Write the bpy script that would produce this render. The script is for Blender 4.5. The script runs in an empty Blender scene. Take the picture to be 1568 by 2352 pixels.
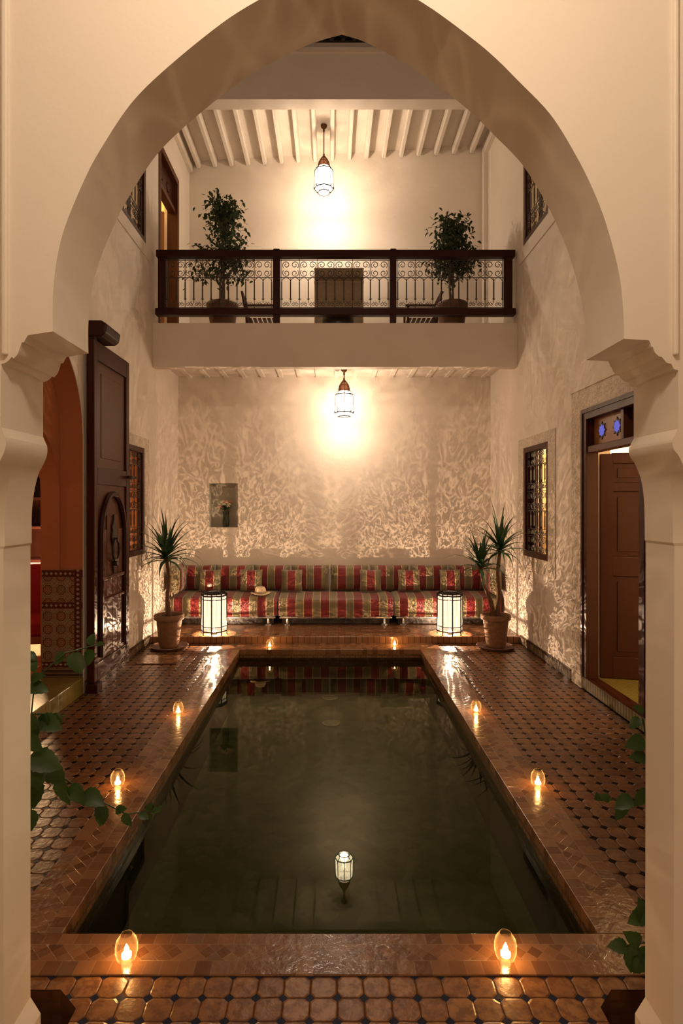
import bpy, bmesh, math, random
from mathutils import Vector, Matrix
random.seed(7)
PI = math.pi
scene = bpy.context.scene
COL = scene.collection
F = 1350.0; VX = 758.0; VY = 1160.0; H = 1.7

# ------------------------------------------------------------------ materials
class NT:
    def __init__(s, name):
        s.m = bpy.data.materials.new(name); s.m.use_nodes = True
        s.t = s.m.node_tree; s.t.nodes.clear()
        s.out = s.t.nodes.new('ShaderNodeOutputMaterial')
        s.tc = None
    def n(s, typ, **k):
        nd = s.t.nodes.new(typ)
        for a, v in k.items(): setattr(nd, a, v)
        return nd
    def put(s, sock, v):
        if v is None: return
        if isinstance(v, bpy.types.NodeSocket): s.t.links.new(v, sock)
        elif isinstance(v, (tuple, list)):
            if sock.type == 'RGBA' and len(v) == 3: v = (*v, 1)
            sock.default_value = v
        else: sock.default_value = v
    def math(s, op, a, b=None, c=None, clamp=False):
        nd = s.n('ShaderNodeMath', operation=op, use_clamp=clamp)
        s.put(nd.inputs[0], a); s.put(nd.inputs[1], b); s.put(nd.inputs[2], c)
        return nd.outputs[0]
    def coord(s, which='Object'):
        if s.tc is None: s.tc = s.n('ShaderNodeTexCoord')
        return s.tc.outputs[which]
    def xyz(s, v):
        nd = s.n('ShaderNodeSeparateXYZ'); s.put(nd.inputs[0], v); return nd.outputs
    def comb(s, x, y, z=0.0):
        nd = s.n('ShaderNodeCombineXYZ')
        s.put(nd.inputs[0], x); s.put(nd.inputs[1], y); s.put(nd.inputs[2], z); return nd.outputs[0]
    def scalev(s, v, sc):
        nd = s.n('ShaderNodeMapping'); s.put(nd.inputs['Vector'], v); nd.inputs['Scale'].default_value = sc
        return nd.outputs[0]
    def noise(s, v, scale, detail=3, rough=.55, dist=0):
        nd = s.n('ShaderNodeTexNoise'); s.put(nd.inputs['Vector'], v)
        nd.inputs['Scale'].default_value = scale; nd.inputs['Detail'].default_value = detail
        nd.inputs['Roughness'].default_value = rough; nd.inputs['Distortion'].default_value = dist
        return nd.outputs['Fac']
    def vor(s, v, scale, feature='F1', out='Distance', rnd=1):
        nd = s.n('ShaderNodeTexVoronoi', feature=feature); s.put(nd.inputs['Vector'], v)
        nd.inputs['Scale'].default_value = scale; nd.inputs['Randomness'].default_value = rnd
        return nd.outputs[out]
    def white(s, v):
        nd = s.n('ShaderNodeTexWhiteNoise', noise_dimensions='3D'); s.put(nd.inputs['Vector'], v)
        return nd.outputs['Value']
    def ramp(s, f, stops, interp='LINEAR'):
        nd = s.n('ShaderNodeValToRGB'); s.put(nd.inputs[0], f)
        cr = nd.color_ramp; cr.interpolation = interp
        while len(cr.elements) < len(stops): cr.elements.new(.5)
        for e, (p, c) in zip(cr.elements, stops):
            e.position = p; e.color = (*c, 1) if len(c) == 3 else c
        return nd.outputs[0]
    def mix(s, f, a, b):
        nd = s.n('ShaderNodeMix', data_type='RGBA')
        s.put(nd.inputs[0], f); s.put(nd.inputs[6], a); s.put(nd.inputs[7], b); return nd.outputs[2]
    def bump(s, h, strength=.3, dist=.01):
        nd = s.n('ShaderNodeBump'); s.put(nd.inputs['Height'], h)
        nd.inputs['Strength'].default_value = strength; nd.inputs['Distance'].default_value = dist
        return nd.outputs[0]
    def bsdf(s, col, rough=.6, normal=None, **k):
        nd = s.n('ShaderNodeBsdfPrincipled'); s.put(nd.inputs['Base Color'], col); s.put(nd.inputs['Roughness'], rough)
        if normal is not None: s.put(nd.inputs['Normal'], normal)
        for a, v in k.items(): s.put(nd.inputs[a.replace('_', ' ')], v)
        s.t.links.new(nd.outputs[0], s.out.inputs[0]); return nd.outputs[0]
    def surf(s, sh): s.t.links.new(sh, s.out.inputs[0]); return s.m

def plaster(name, c1, c2, bump=.25, rough=.75, scale=1.0):
    t = NT(name); o = t.coord()
    f = t.noise(o, 2.2*scale, 5, .6)
    h = t.math('ADD', t.noise(o, 14*scale, 4), t.math('MULTIPLY', t.noise(o, 90*scale, 3), .25))
    t.bsdf(t.mix(f, c1, c2), rough, t.bump(h, bump, .012)); return t.m
M = {}
M['plaster'] = plaster('plaster_white', (.64,.56,.48), (.76,.69,.61))
M['plaster_arch'] = plaster('plaster_arch', (.72,.66,.57), (.77,.71,.62), .08)
M['orange'] = plaster('plaster_orange', (.32,.105,.034), (.40,.14,.048), .2)
M['grey_plaster'] = plaster('plaster_grey', (.40,.38,.31), (.46,.43,.36), .2)
M['yellow_wall'] = plaster('plaster_yellow', (.75,.6,.3), (.8,.66,.36), .1)

def carved(name):
    t = NT(name); o = t.coord()
    v = t.vor(o, 34, 'F1'); v2 = t.vor(o, 75, 'DISTANCE_TO_EDGE')
    w = t.noise(o, 26, 2, .5, 2.2)
    h = t.math('ADD', t.math('MULTIPLY', v, 1.2), t.math('ADD', t.math('MULTIPLY', v2, .8), w))
    g = t.ramp(w, [(.38,(.50,.42,.34)), (.58,(.66,.58,.49))])
    t.bsdf(g, .8, t.bump(h, .6, .010)); return t.m
M['carved'] = carved('carved_plaster')

def wood(name, a, b, rough=.32, coat=.3, vert=True):
    t = NT(name); o = t.coord()
    v = t.scalev(o, (14, 14, 1.1) if vert else (1.1, 14, 14))
    f = t.noise(v, 3, 5, .6, .6)
    t.bsdf(t.mix(f, a, b), t.math('MULTIPLY_ADD', f, .2, rough-.08), t.bump(f, .15, .004), Coat_Weight=coat*.4, Coat_Roughness=.2, Specular_IOR_Level=.16)
    return t.m
M['wood'] = wood('dark_varnished_wood', (.028,.0065,.0028), (.062,.016,.0065), .38, .12)
M['wood_v'] = wood('reddish_wood', (.060,.020,.009), (.110,.038,.017), .38, .12)
M['wood_dark'] = wood('nearly_black_wood', (.022,.006,.004), (.045,.011,.007), .4, .15)
M['wood_rail'] = wood('rail_wood', (.020,.005,.003), (.038,.009,.005), .42, .15, False)
M['wood_light'] = wood('honey_wood', (.22,.085,.03), (.32,.13,.045))

def simple(name, col, rough=.5, metal=0, var=.12, **k):
    t = NT(name); f = t.noise(t.coord(), 30, 3)
    a = tuple(max(0, c*(1-var)) for c in col); b = tuple(min(1, c*(1+var)) for c in col)
    t.bsdf(t.mix(f, a, b), rough, t.bump(f, .08, .003), Metallic=metal, **k); return t.m
M['iron'] = simple('wrought_iron', (.035,.022,.013), .55, .3)
M['grille'] = simple('painted_grille', (.06,.045,.032), .55, .2)
M['brass'] = simple('aged_brass', (.16,.075,.035), .4, .8)
M['lead'] = simple('blackened_metal', (.012,.011,.012), .45, .6)
M['copper'] = simple('copper_dome', (.42,.20,.12), .35, .6)
M['chrome'] = simple('brushed_chrome', (.55,.52,.48), .25, .9)
M['terracotta'] = simple('terracotta', (.20,.095,.042), .75, var=.3)
M['terracotta_dark'] = simple('terracotta_dark', (.12,.055,.03), .6, var=.3)
M['soil'] = simple('soil', (.02,.013,.009), .95, var=.5)
M['bark'] = simple('bark', (.13,.06,.03), .85, var=.4)
M['bark_ficus'] = simple('bark_ficus', (.11,.075,.05), .85, var=.3)
M['straw'] = simple('straw', (.72,.55,.36), .8, var=.15)
M['ribbon'] = simple('hat_band', (.5,.36,.22), .8)
M['wax'] = simple('candle_wax', (.85,.75,.55), .4)
M['tin'] = simple('tealight_cup', (.6,.55,.5), .3, .9)
M['red_cloth'] = simple('crimson_cloth', (.28,.005,.02), .8, var=.2)
M['wicker'] = simple('brown_wicker', (.30,.23,.16), .8, var=.35)
M['black_lacquer'] = simple('black_lacquer', (.012,.008,.006), .35)
M['flower_pink'] = simple('pink_petals', (.75,.42,.33), .6)
M['flower_white'] = simple('cream_petals', (.85,.78,.62), .6)
M['curtain'] = simple('beige_curtain', (.62,.42,.22), .9)
M['plastic'] = simple('white_plastic', (.55,.5,.42), .5)

def leafmat(name, a, b, rough=.4):
    t = NT(name); f = t.noise(t.coord(), 9, 2)
    p = t.bsdf(t.mix(f, a, b), rough, Specular_IOR_Level=.4)
    tr = t.n('ShaderNodeBsdfTranslucent'); t.put(tr.inputs[0], t.mix(f, a, b))
    mx = t.n('ShaderNodeMixShader'); mx.inputs[0].default_value = .25
    t.t.links.new(p, mx.inputs[1]); t.t.links.new(tr.outputs[0], mx.inputs[2])
    return t.surf(mx.outputs[0])
M['dracaena'] = leafmat('dracaena_leaf', (.018,.045,.018), (.04,.085,.03))
M['ficus'] = leafmat('ficus_leaf', (.022,.036,.016), (.055,.075,.03))
M['vine'] = leafmat('vine_leaf', (.02,.05,.009), (.04,.09,.016))

def emit(name, col, st):
    t = NT(name); e = t.n('ShaderNodeEmission'); t.put(e.inputs[0], col); e.inputs[1].default_value = st
    return t.surf(e.outputs[0])
M['flame'] = emit('flame', (1, .62, .25), 60)
M['wax_glow'] = emit('glowing_tealight', (1,.55,.2), 7)  # emission stands in for wax lit through by the flame
M['bulb'] = emit('bulb', (1, .84, .6), 30)
M['blue_glass'] = emit('blue_emissive_glass', (.16,.15,.62), .50)  # room light through the glass is put in as emission

def pane(name, glow, st, fac=.35, pat=60):
    """lamp-lit seeded glass: lets light through and glows from the lamp behind it"""
    t = NT(name); o = t.coord()
    tr = t.n('ShaderNodeBsdfTransparent'); t.put(tr.inputs[0], (.97,.93,.86))
    e = t.n('ShaderNodeEmission')
    f = t.ramp(t.vor(t.scalev(o, (1,1,1)), pat, 'DISTANCE_TO_EDGE'), [(0,(.45,.40,.36)), (.22,(1,1,1))])
    nd = t.n('ShaderNodeMix', data_type='RGBA', blend_type='MULTIPLY'); nd.inputs[0].default_value = 1
    t.put(nd.inputs[6], glow); t.put(nd.inputs[7], f)
    t.put(e.inputs[0], nd.outputs[2]); e.inputs[1].default_value = st  # lamp glow put into the pane as emission
    mx = t.n('ShaderNodeMixShader'); mx.inputs[0].default_value = fac
    t.t.links.new(tr.outputs[0], mx.inputs[1]); t.t.links.new(e.outputs[0], mx.inputs[2])
    return t.surf(mx.outputs[0])
M['pane_floor'] = pane('seeded_glass_lantern', (1,.74,.52), 1.9, .35, 130)
M['pane_pend'] = pane('pendant_glass', (1,.86,.66), 26, .40, 40)

def glass(name, tint=(.95,.95,.95), base=.04):
    t = NT(name)
    tr = t.n('ShaderNodeBsdfTransparent'); t.put(tr.inputs[0], tint)
    gl = t.n('ShaderNodeBsdfGlossy'); gl.inputs['Roughness'].default_value = .03
    lw = t.n('ShaderNodeLayerWeight'); lw.inputs[0].default_value = .5
    mx = t.n('ShaderNodeMixShader'); t.t.links.new(t.math('MULTIPLY_ADD', t.math('POWER', lw.outputs['Facing'], 4), .45, base, clamp=True), mx.inputs[0])
    t.t.links.new(tr.outputs[0], mx.inputs[1]); t.t.links.new(gl.outputs[0], mx.inputs[2])
    return t.surf(mx.outputs[0])
M['glass'] = glass('clear_glass')
def candleglass():
    t = NT('candle_glass')
    tr = t.n('ShaderNodeBsdfTransparent'); t.put(tr.inputs[0], (1,.95,.85))
    tl = t.n('ShaderNodeBsdfTranslucent'); t.put(tl.inputs[0], (1,.85,.6))
    gl = t.n('ShaderNodeBsdfGlossy'); gl.inputs['Roughness'].default_value = .08
    lw = t.n('ShaderNodeLayerWeight'); lw.inputs[0].default_value = .25
    m0 = t.n('ShaderNodeMixShader'); m0.inputs[0].default_value = .35
    t.t.links.new(tl.outputs[0], m0.inputs[1]); t.t.links.new(gl.outputs[0], m0.inputs[2])
    mx = t.n('ShaderNodeMixShader'); t.t.links.new(t.math('MULTIPLY_ADD', t.math('POWER', lw.outputs['Facing'], 3), .45, .01), mx.inputs[0])
    t.t.links.new(tr.outputs[0], mx.inputs[1]); t.t.links.new(m0.outputs[0], mx.inputs[2])
    return t.surf(mx.outputs[0])
M['glass_amber'] = candleglass()

# water: clear, green in the depth, mirror at grazing angles
def water():
    t = NT('pool_water'); o = t.coord()
    tr = t.n('ShaderNodeBsdfTransparent'); t.put(tr.inputs[0], (.62,.68,.48))
    gl = t.n('ShaderNodeBsdfGlossy'); gl.inputs['Roughness'].default_value = .012
    bm = t.bump(t.noise(o, 3.0, 1), .0015, .05)
    t.put(gl.inputs['Normal'], bm); t.put(gl.inputs[0], (.66,.66,.52))
    fr = t.n('ShaderNodeFresnel'); fr.inputs[0].default_value = 1.33; t.put(fr.inputs['Normal'], bm)
    mx = t.n('ShaderNodeMixShader'); t.t.links.new(fr.outputs[0], mx.inputs[0])
    t.t.links.new(tr.outputs[0], mx.inputs[1]); t.t.links.new(gl.outputs[0], mx.inputs[2])
    return t.surf(mx.outputs[0])
M['water'] = water()

def floor_tiles(name, pitch, x0, y0, cols, dot=(.02,.018,.03), dots=.2, rough=.22):
    t = NT(name); o = t.coord(); X, Y, Z = t.xyz(o)
    px = t.math('DIVIDE', t.math('SUBTRACT', X, x0), pitch); py = t.math('DIVIDE', t.math('SUBTRACT', Y, y0), pitch)
    wob = t.math('MULTIPLY', t.math('SUBTRACT', t.noise(o, 20, 2), .5), .10)
    px = t.math('ADD', px, wob); py = t.math('ADD', py, wob)
    ax = t.math('ABSOLUTE', t.math('SUBTRACT', t.math('FRACT', px), .5)); ay = t.math('ABSOLUTE', t.math('SUBTRACT', t.math('FRACT', py), .5))
    cd = t.math('SUBTRACT', 1.0, t.math('ADD', ax, ay))
    isdot = t.math('LESS_THAN', cd, dots)
    mx_ = t.math('MAXIMUM', ax, ay)
    grout = t.math('GREATER_THAN', mx_, .478)
    rnd = t.white(t.comb(t.math('FLOOR', px), t.math('FLOOR', py), 0.))
    st = t.noise(o, 22, 4, .65)
    base = t.ramp(rnd, [(0, cols[0]), (.5, cols[1]), (1, cols[2])])
    base = t.mix(t.math('MULTIPLY', t.ramp(st, [(.44,(0,0,0)), (.60,(1,1,1))]), .7), base, cols[3])
    c = t.mix(t.math('MULTIPLY', grout, .75), base, (.05,.022,.012))
    c = t.mix(isdot, c, dot)
    h = t.ramp(mx_, [(.44,(1,1,1)), (.5,(0,0,0))])
    h2 = t.ramp(cd, [(dots-.01,(0,0,0)), (dots+.10,(1,1,1))])
    hh = t.math('ADD', t.math('MULTIPLY', h, h2), t.math('ADD', t.math('MULTIPLY', t.noise(o, 28, 3), .8), t.math('MULTIPLY', rnd, .3)))
    t.bsdf(c, t.math('MULTIPLY_ADD', st, .30, rough-.02), t.bump(hh, .5, .006), Specular_IOR_Level=t.math('MULTIPLY_ADD', t.math('MAXIMUM', isdot, grout), -.38, .42))
    return t.m
FC = [(.20,.082,.025), (.26,.118,.038), (.32,.155,.055), (.10,.030,.009)]
FS = [(.115,.045,.014), (.155,.064,.022), (.195,.088,.034), (.065,.022,.007)]  # same tiles made darker; candlelight on the near floor is put into the colours
M['floor_near'] = floor_tiles('floor_octagon_tiles', .093, -.6276, 2.027, FC, (.02,.024,.05))
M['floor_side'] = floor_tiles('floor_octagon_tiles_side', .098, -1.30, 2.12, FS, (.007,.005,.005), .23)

def coping(name, uaxis, voff, vwid, vsign):
    t = NT(name); o = t.coord(); X, Y, Z = t.xyz(o)
    if uaxis == 'x':
        u = X; v = t.math('DIVIDE', t.math('MULTIPLY', t.math('SUBTRACT', Y, voff), vsign), vwid)
    else:
        u = Y; v = t.math('DIVIDE', t.math('SUBTRACT', t.math('ABSOLUTE', X), voff), vwid)
    r1 = t.math('GREATER_THAN', v, .29); r2 = t.math('GREATER_THAN', v, .70)
    row = t.math('ADD', r1, r2)
    us = t.math('DIVIDE', u, .062)
    sq = t.white(t.comb(t.math('FLOOR', us), row, 3.3))
    vv = t.math('MULTIPLY', t.math('SUBTRACT', v, .49), vwid/.062)
    a = t.math('FLOOR', t.math('ADD', us, vv)); b = t.math('FLOOR', t.math('SUBTRACT', us, vv))
    di = t.white(t.comb(a, b, 7.7))
    mid = t.math('SUBTRACT', r1, r2)
    val = t.math('ADD', t.math('MULTIPLY', mid, di), t.math('MULTIPLY', t.math('SUBTRACT', 1, mid), sq))
    fu = t.math('ABSOLUTE', t.math('SUBTRACT', t.math('FRACT', us), .5))
    fa = t.math('ABSOLUTE', t.math('SUBTRACT', t.math('FRACT', t.math('ADD', us, vv)), .5))
    fb = t.math('ABSOLUTE', t.math('SUBTRACT', t.math('FRACT', t.math('SUBTRACT', us, vv)), .5))
    edge = t.math('ADD', t.math('MULTIPLY', mid, t.math('MAXIMUM', fa, fb)), t.math('MULTIPLY', t.math('SUBTRACT', 1, mid), fu))
    l1 = t.math('LESS_THAN', t.math('ABSOLUTE', t.math('SUBTRACT', v, .29)), .012)
    l2 = t.math('LESS_THAN', t.math('ABSOLUTE', t.math('SUBTRACT', v, .70)), .012)
    g = t.math('MAXIMUM', t.math('GREATER_THAN', edge, .47), t.math('MAXIMUM', l1, l2))
    c = t.ramp(val, [(0,(.09,.034,.012)), (.25,(.15,.065,.026)), (.6,(.20,.095,.040)), (.85,(.24,.12,.055)), (1,(.13,.075,.045))])
    st = t.noise(o, 9, 4)
    c = t.mix(t.math('MULTIPLY', st, .4), c, (.20,.085,.035))
    c = t.mix(t.math('MULTIPLY', g, .4), c, (.26,.16,.09))
    hh = t.math('ADD', t.math('MULTIPLY', val, .5), t.math('ADD', t.math('MULTIPLY', t.noise(o, 26, 3), 1.0), t.math('MULTIPLY', g, -.6)))
    t.bsdf(c, t.math('MULTIPLY_ADD', st, .15, .13), t.bump(hh, .5, .005)); return t.m
M['cop_near'] = coping('coping_near', 'x', 2.325, .2, -1)
M['cop_far'] = coping('coping_far', 'x', 6.89, .33, 1)
M['cop_side'] = coping('coping_side', 'y', 1.06, .24, 1)

def bricky(name, sc, c1, c2, mortar, rough=.4, bumps=.3, vec=None):
    t = NT(name); o = t.coord(); X, Y, Z = t.xyz(o)
    if vec == 'zy': o = t.comb(t.math('ADD', X, Y), Z, 0.)
    b = t.n('ShaderNodeTexBrick'); t.put(b.inputs['Vector'], o)
    b.inputs['Scale'].default_value = sc; t.put(b.inputs['Color1'], c1); t.put(b.inputs['Color2'], c2); t.put(b.inputs['Mortar'], mortar)
    b.inputs['Mortar Size'].default_value = .03
    t.bsdf(b.outputs[0], rough, t.bump(b.outputs[1], -bumps, .003)); return t.m
M['riser'] = bricky('riser_tiles', 6, (.10,.042,.016), (.13,.056,.022), (.085,.036,.014), .3, .3, 'zy')
M['platform'] = bricky('platform_tiles', 7, (.18,.08,.035), (.26,.125,.058), (.08,.035,.016), .22)
M['green_tile'] = bricky('green_tiles', 11, (.18,.15,.035), (.27,.21,.055), (.07,.055,.02), .3)
M['pool_side'] = bricky('pool_side_tiles', 8, (.13,.065,.028), (.19,.10,.045), (.09,.045,.02), .2, .3, 'zy')

def poolfloor():
    t = NT('pool_floor'); o = t.coord()
    f = t.noise(o, 4.5, 6, .7); v = t.vor(o, 13, 'F1', 'Color')
    c = t.mix(f, (.022,.034,.016), (.135,.155,.080)); 
    c = t.mix(.25, c, t.mix(t.xyz(v)[0], (.035,.05,.024), (.17,.185,.10)))
    t.bsdf(c, .8); return t.m
M['pool_floor'] = poolfloor()
M['pool_wall'] = simple('pool_wall', (.045,.045,.022), .8, var=.3)

def skirting():
    t = NT('skirting_tiles'); o = t.coord(); X, Y, Z = t.xyz(o)
    s = t.math('ADD', X, Y)
    f = t.math('GREATER_THAN', t.math('FRACT', t.math('MULTIPLY', s, 22)), .45)
    band = t.math('MULTIPLY', t.math('LESS_THAN', Z, .085), t.math('GREATER_THAN', Z, .015))
    c = t.mix(t.math('MULTIPLY', f, band), (.055,.035,.018), (.22,.17,.12))
    c = t.mix(t.math('GREATER_THAN', Z, .085), c, (.06,.03,.014))
    t.bsdf(c, .35); return t.m
M['skirting'] = skirting()

def zellige():
    t = NT('zellige_mosaic'); o = t.coord(); X, Y, Z = t.xyz(o)
    # panel spans x -2.59..-2.225, z .15..1.12
    cs = .118
    U = t.math('DIVIDE', t.math('ADD', X, 2.59), cs); V = t.math('DIVIDE', t.math('SUBTRACT', Z, .29), cs)
    def cell(u, v):
        fx = t.math('SUBTRACT', t.math('FRACT', u), .5); fy = t.math('SUBTRACT', t.math('FRACT', v), .5)
        r = t.math('SQRT', t.math('ADD', t.math('MULTIPLY', fx, fx), t.math('MULTIPLY', fy, fy)))
        a = t.math('ARCTAN2', fy, fx)
        return r, a, t.white(t.comb(t.math('FLOOR', u), t.math('FLOOR', v), 1.))
    r, a, rn = cell(U, V)
    rr = t.math('ADD', r, t.math('MULTIPLY', t.math('COSINE', t.math('MULTIPLY', a, 8)), .022))
    base = t.ramp(rr, [(0,(.30,.09,.03)), (.09,(.42,.34,.22)), (.15,(.10,.05,.03)), (.19,(.38,.17,.06)), (.30,(.08,.02,.012)), (.37,(.36,.30,.20)), (.43,(.26,.18,.10)), (.5,(.33,.27,.17))], 'CONSTANT')
    alt = t.ramp(rr, [(0,(.16,.14,.05)), (.09,(.38,.30,.18)), (.15,(.06,.05,.06)), (.19,(.26,.20,.09)), (.30,(.09,.03,.02)), (.37,(.36,.30,.20)), (.43,(.26,.18,.10)), (.5,(.33,.27,.17))], 'CONSTANT')
    c = t.mix(t.math('GREATER_THAN', rn, .5), base, alt)
    spokes = t.math('GREATER_THAN', t.math('COSINE', t.math('MULTIPLY', a, 16)), .6)
    c = t.mix(t.math('MULTIPLY', spokes, .35), c, (.10,.04,.02))
    # borders: dark ground with pale lozenges
    def loz(s, w, c0, half):
        fs = t.math('ABSOLUTE', t.math('SUBTRACT', t.math('FRACT', t.math('DIVIDE', s, .042)), .5))
        d = t.math('ADD', t.math('MULTIPLY', fs, 2), t.math('DIVIDE', t.math('ABSOLUTE', t.math('SUBTRACT', w, c0)), half*.7))
        return t.math('LESS_THAN', d, .72)
    def strip(c, w, s, c0, half):
        m = t.math('LESS_THAN', t.math('ABSOLUTE', t.math('SUBTRACT', w, c0)), half)
        bc = t.mix(loz(s, w, c0, half), (.075,.014,.012), (.40,.36,.30))
        return t.mix(m, c, bc)
    c = strip(c, Z, X, 1.085, .030); c = strip(c, Z, X, .80, .028)
    c = strip(c, X, Z, -2.262, .032)
    c = strip(c, Z, X, .27, .025); 
    dk = t.math('LESS_THAN', Z, .235)
    st = t.math('GREATER_THAN', t.math('FRACT', t.math('MULTIPLY', Z, 30)), .6)
    c = t.mix(dk, c, t.mix(st, (.06,.04,.03), (.22,.18,.12)))
    c = t.mix(.35, c, (.03,.012,.006))
    t.bsdf(c, .3); return t.m
M['zellige'] = zellige()

def stripes(name, period, phase, axis=0):
    t = NT(name); o = t.coord(); s = t.xyz(o)[axis]
    f = t.math('FRACT', t.math('ADD', t.math('DIVIDE', s, period), phase+.5))
    d = t.math('ABSOLUTE', t.math('SUBTRACT', f, .5))       # 0 = centre of the olive band
    c = t.ramp(d, [(0,(.130,.100,.045)), (.205,(.42,.34,.20)), (.245,(.155,.004,.005))], 'CONSTANT')
    fine = t.math('GREATER_THAN', t.math('FRACT', t.math('MULTIPLY', d, 22)), .68)
    inol = t.math('LESS_THAN', d, .20)
    c = t.mix(t.math('MULTIPLY', t.math('MULTIPLY', fine, inol), .6), c, (.27,.22,.11))
    w = t.math('MULTIPLY', t.noise(o, 8, 3), 1.0)
    t.bsdf(c, .55, t.bump(w, .4, .01), Sheen_Weight=.25); return t.m
M['stripe_c'] = stripes('striped_fabric_olive_centre', .222, 0.)
M['stripe_r'] = stripes('striped_fabric_red_centre', .222, .5)
M['stripe_y'] = stripes('striped_fabric_arm', .222, .2, 1)
M['stripe_seat'] = stripes('striped_fabric_seat', .224, .15)

# ------------------------------------------------------------------ mesh builder
class MB:
    def __init__(s): s.v = []; s.f = []
    def add(s, vs, fs):
        b = len(s.v); s.v += [tuple(p) for p in vs]; s.f += [tuple(b+i for i in f) for f in fs]; return s
    def box(s, x0, x1, y0, y1, z0, z1):
        if x0 > x1: x0, x1 = x1, x0
        if y0 > y1: y0, y1 = y1, y0
        if z0 > z1: z0, z1 = z1, z0
        return s.add([(x,y,z) for z in (z0,z1) for y in (y0,y1) for x in (x0,x1)],
                     [(0,2,3,1),(4,5,7,6),(0,1,5,4),(2,6,7,3),(0,4,6,2),(1,3,7,5)])
    def tube(s, pts, r, n=6, cap=True, closed=False):
        pts = [Vector(p) for p in pts]; N = len(pts)
        rs = r if isinstance(r, (list, tuple)) else [r]*N
        b = len(s.v); ref = None
        for i, p in enumerate(pts):
            if closed: d = pts[(i+1) % N]-pts[i-1]
            else: d = pts[min(i+1, N-1)]-pts[max(i-1, 0)]
            if d.length < 1e-9: d = Vector((0,0,1))
            d.normalize()
            if ref is None:
                ref = Vector((0,0,1)) if abs(d.z) < .9 else Vector((1,0,0))
            a = ref - d*ref.dot(d)
            if a.length < 1e-6: a = d.orthogonal()
            a.normalize(); ref = a; c = d.cross(a)
            for k in range(n):
                t = 2*PI*k/n + PI/n
                s.v.append(tuple(p + (a*math.cos(t)+c*math.sin(t))*rs[i]))
        for i in range(N if closed else N-1):
            j = (i+1) % N
            for k in range(n):
                k2 = (k+1) % n
                s.f.append((b+i*n+k, b+i*n+k2, b+j*n+k2, b+j*n+k))
        if cap and not closed:
            s.f.append(tuple(b+k for k in range(n))[::-1]); s.f.append(tuple(b+(N-1)*n+k for k in range(n)))
        return s
    def lathe(s, prof, n=24, c=(0,0,0), capb=True, capt=True, phase=0):
        b = len(s.v)
        for (r, z) in prof:
            for k in range(n):
                t = 2*PI*k/n+phase; s.v.append((c[0]+r*math.cos(t), c[1]+r*math.sin(t), c[2]+z))
        for i in range(len(prof)-1):
            for k in range(n):
                k2 = (k+1) % n; s.f.append((b+i*n+k, b+i*n+k2, b+(i+1)*n+k2, b+(i+1)*n+k))
        if capb: s.f.append(tuple(b+k for k in range(n))[::-1])
        if capt: s.f.append(tuple(b+(len(prof)-1)*n+k for k in range(n)))
        return s
    def prism(s, poly, axis, a, c):
        """polygon (2-D) extruded along an axis from a to c"""
        n = len(poly); b = len(s.v)
        def P(p, t):
            return {'x': (t, p[0], p[1]), 'y': (p[0], t, p[1]), 'z': (p[0], p[1], t)}[axis]
        for t in (a, c):
            for p in poly: s.v.append(P(p, t))
        s.f.append(tuple(range(b, b+n))); s.f.append(tuple(range(b+n, b+2*n))[::-1])
        for i in range(n):
            j = (i+1) % n; s.f.append((b+i, b+n+i, b+n+j, b+j))
        return s
    def wall(s, axis, c0, c1, u0, u1, z0, z1, holes=()):
        """slab between c0 and c1 along axis, spanning u x z, with rectangular holes"""
        us = sorted({u0, u1, *[h[0] for h in holes], *[h[1] for h in holes]})
        zs = sorted({z0, z1, *[h[2] for h in holes], *[h[3] for h in holes]})
        def P(c, u, z): return (c, u, z) if axis == 'x' else (u, c, z)
        for i in range(len(us)-1):
            for j in range(len(zs)-1):
                um, zm = (us[i]+us[i+1])/2, (zs[j]+zs[j+1])/2
                if any(h[0] < um < h[1] and h[2] < zm < h[3] for h in holes): continue
                for c in (c0, c1):
                    s.add([P(c,us[i],zs[j]), P(c,us[i+1],zs[j]), P(c,us[i+1],zs[j+1]), P(c,us[i],zs[j+1])], [(0,1,2,3)])
        for (a, b_, c, d) in [(u0, u1, z0, z1), *holes]:
            for (p, q) in (((a,c),(b_,c)), ((b_,c),(b_,d)), ((b_,d),(a,d)), ((a,d),(a,c))):
                s.add([P(c0,*p), P(c0,*q), P(c1,*q), P(c1,*p)], [(0,1,2,3)])
        return s
    def xf(s, mat):
        s.v = [tuple(mat @ Vector(p)) for p in s.v]; return s
    def build(s, name, mat, parent=None, smooth=None, loc=None, bevel=0, weld=True, **tags):
        me = bpy.data.meshes.new(name); me.from_pydata(s.v, [], s.f); me.update()
        bm = bmesh.new(); bm.from_mesh(me)
        if weld: bmesh.ops.remove_doubles(bm, verts=bm.verts, dist=1e-5)
        bmesh.ops.recalc_face_normals(bm, faces=bm.faces)
        bm.to_mesh(me); bm.free()
        me.materials.append(M[mat] if isinstance(mat, str) else mat)
        if smooth is not None:
            for p in me.polygons: p.use_smooth = True
            me.set_sharp_from_angle(angle=math.radians(smooth))
        o = bpy.data.objects.new(name, me); COL.objects.link(o)
        if loc is not None: o.location = loc
        if parent is not None: o.parent = parent
        if bevel:
            md = o.modifiers.new('bevel', 'BEVEL'); md.width = bevel; md.segments = 2; md.limit_method = 'ANGLE'; md.angle_limit = .7
        for k, v in tags.items(): o[k] = v
        return o
def struct(mb, name, mat, **k): return mb.build(name, mat, kind='structure', **k)
def empty(name, loc, label, cat, group=None, rot=0, kind=None):
    o = bpy.data.objects.new(name, None); COL.objects.link(o); o.empty_display_size = .1
    o.location = loc; o.rotation_euler = (0, 0, rot)
    if kind: o['kind'] = kind
    else: o['label'] = label; o['category'] = cat
    if group: o['group'] = group
    return o
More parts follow.
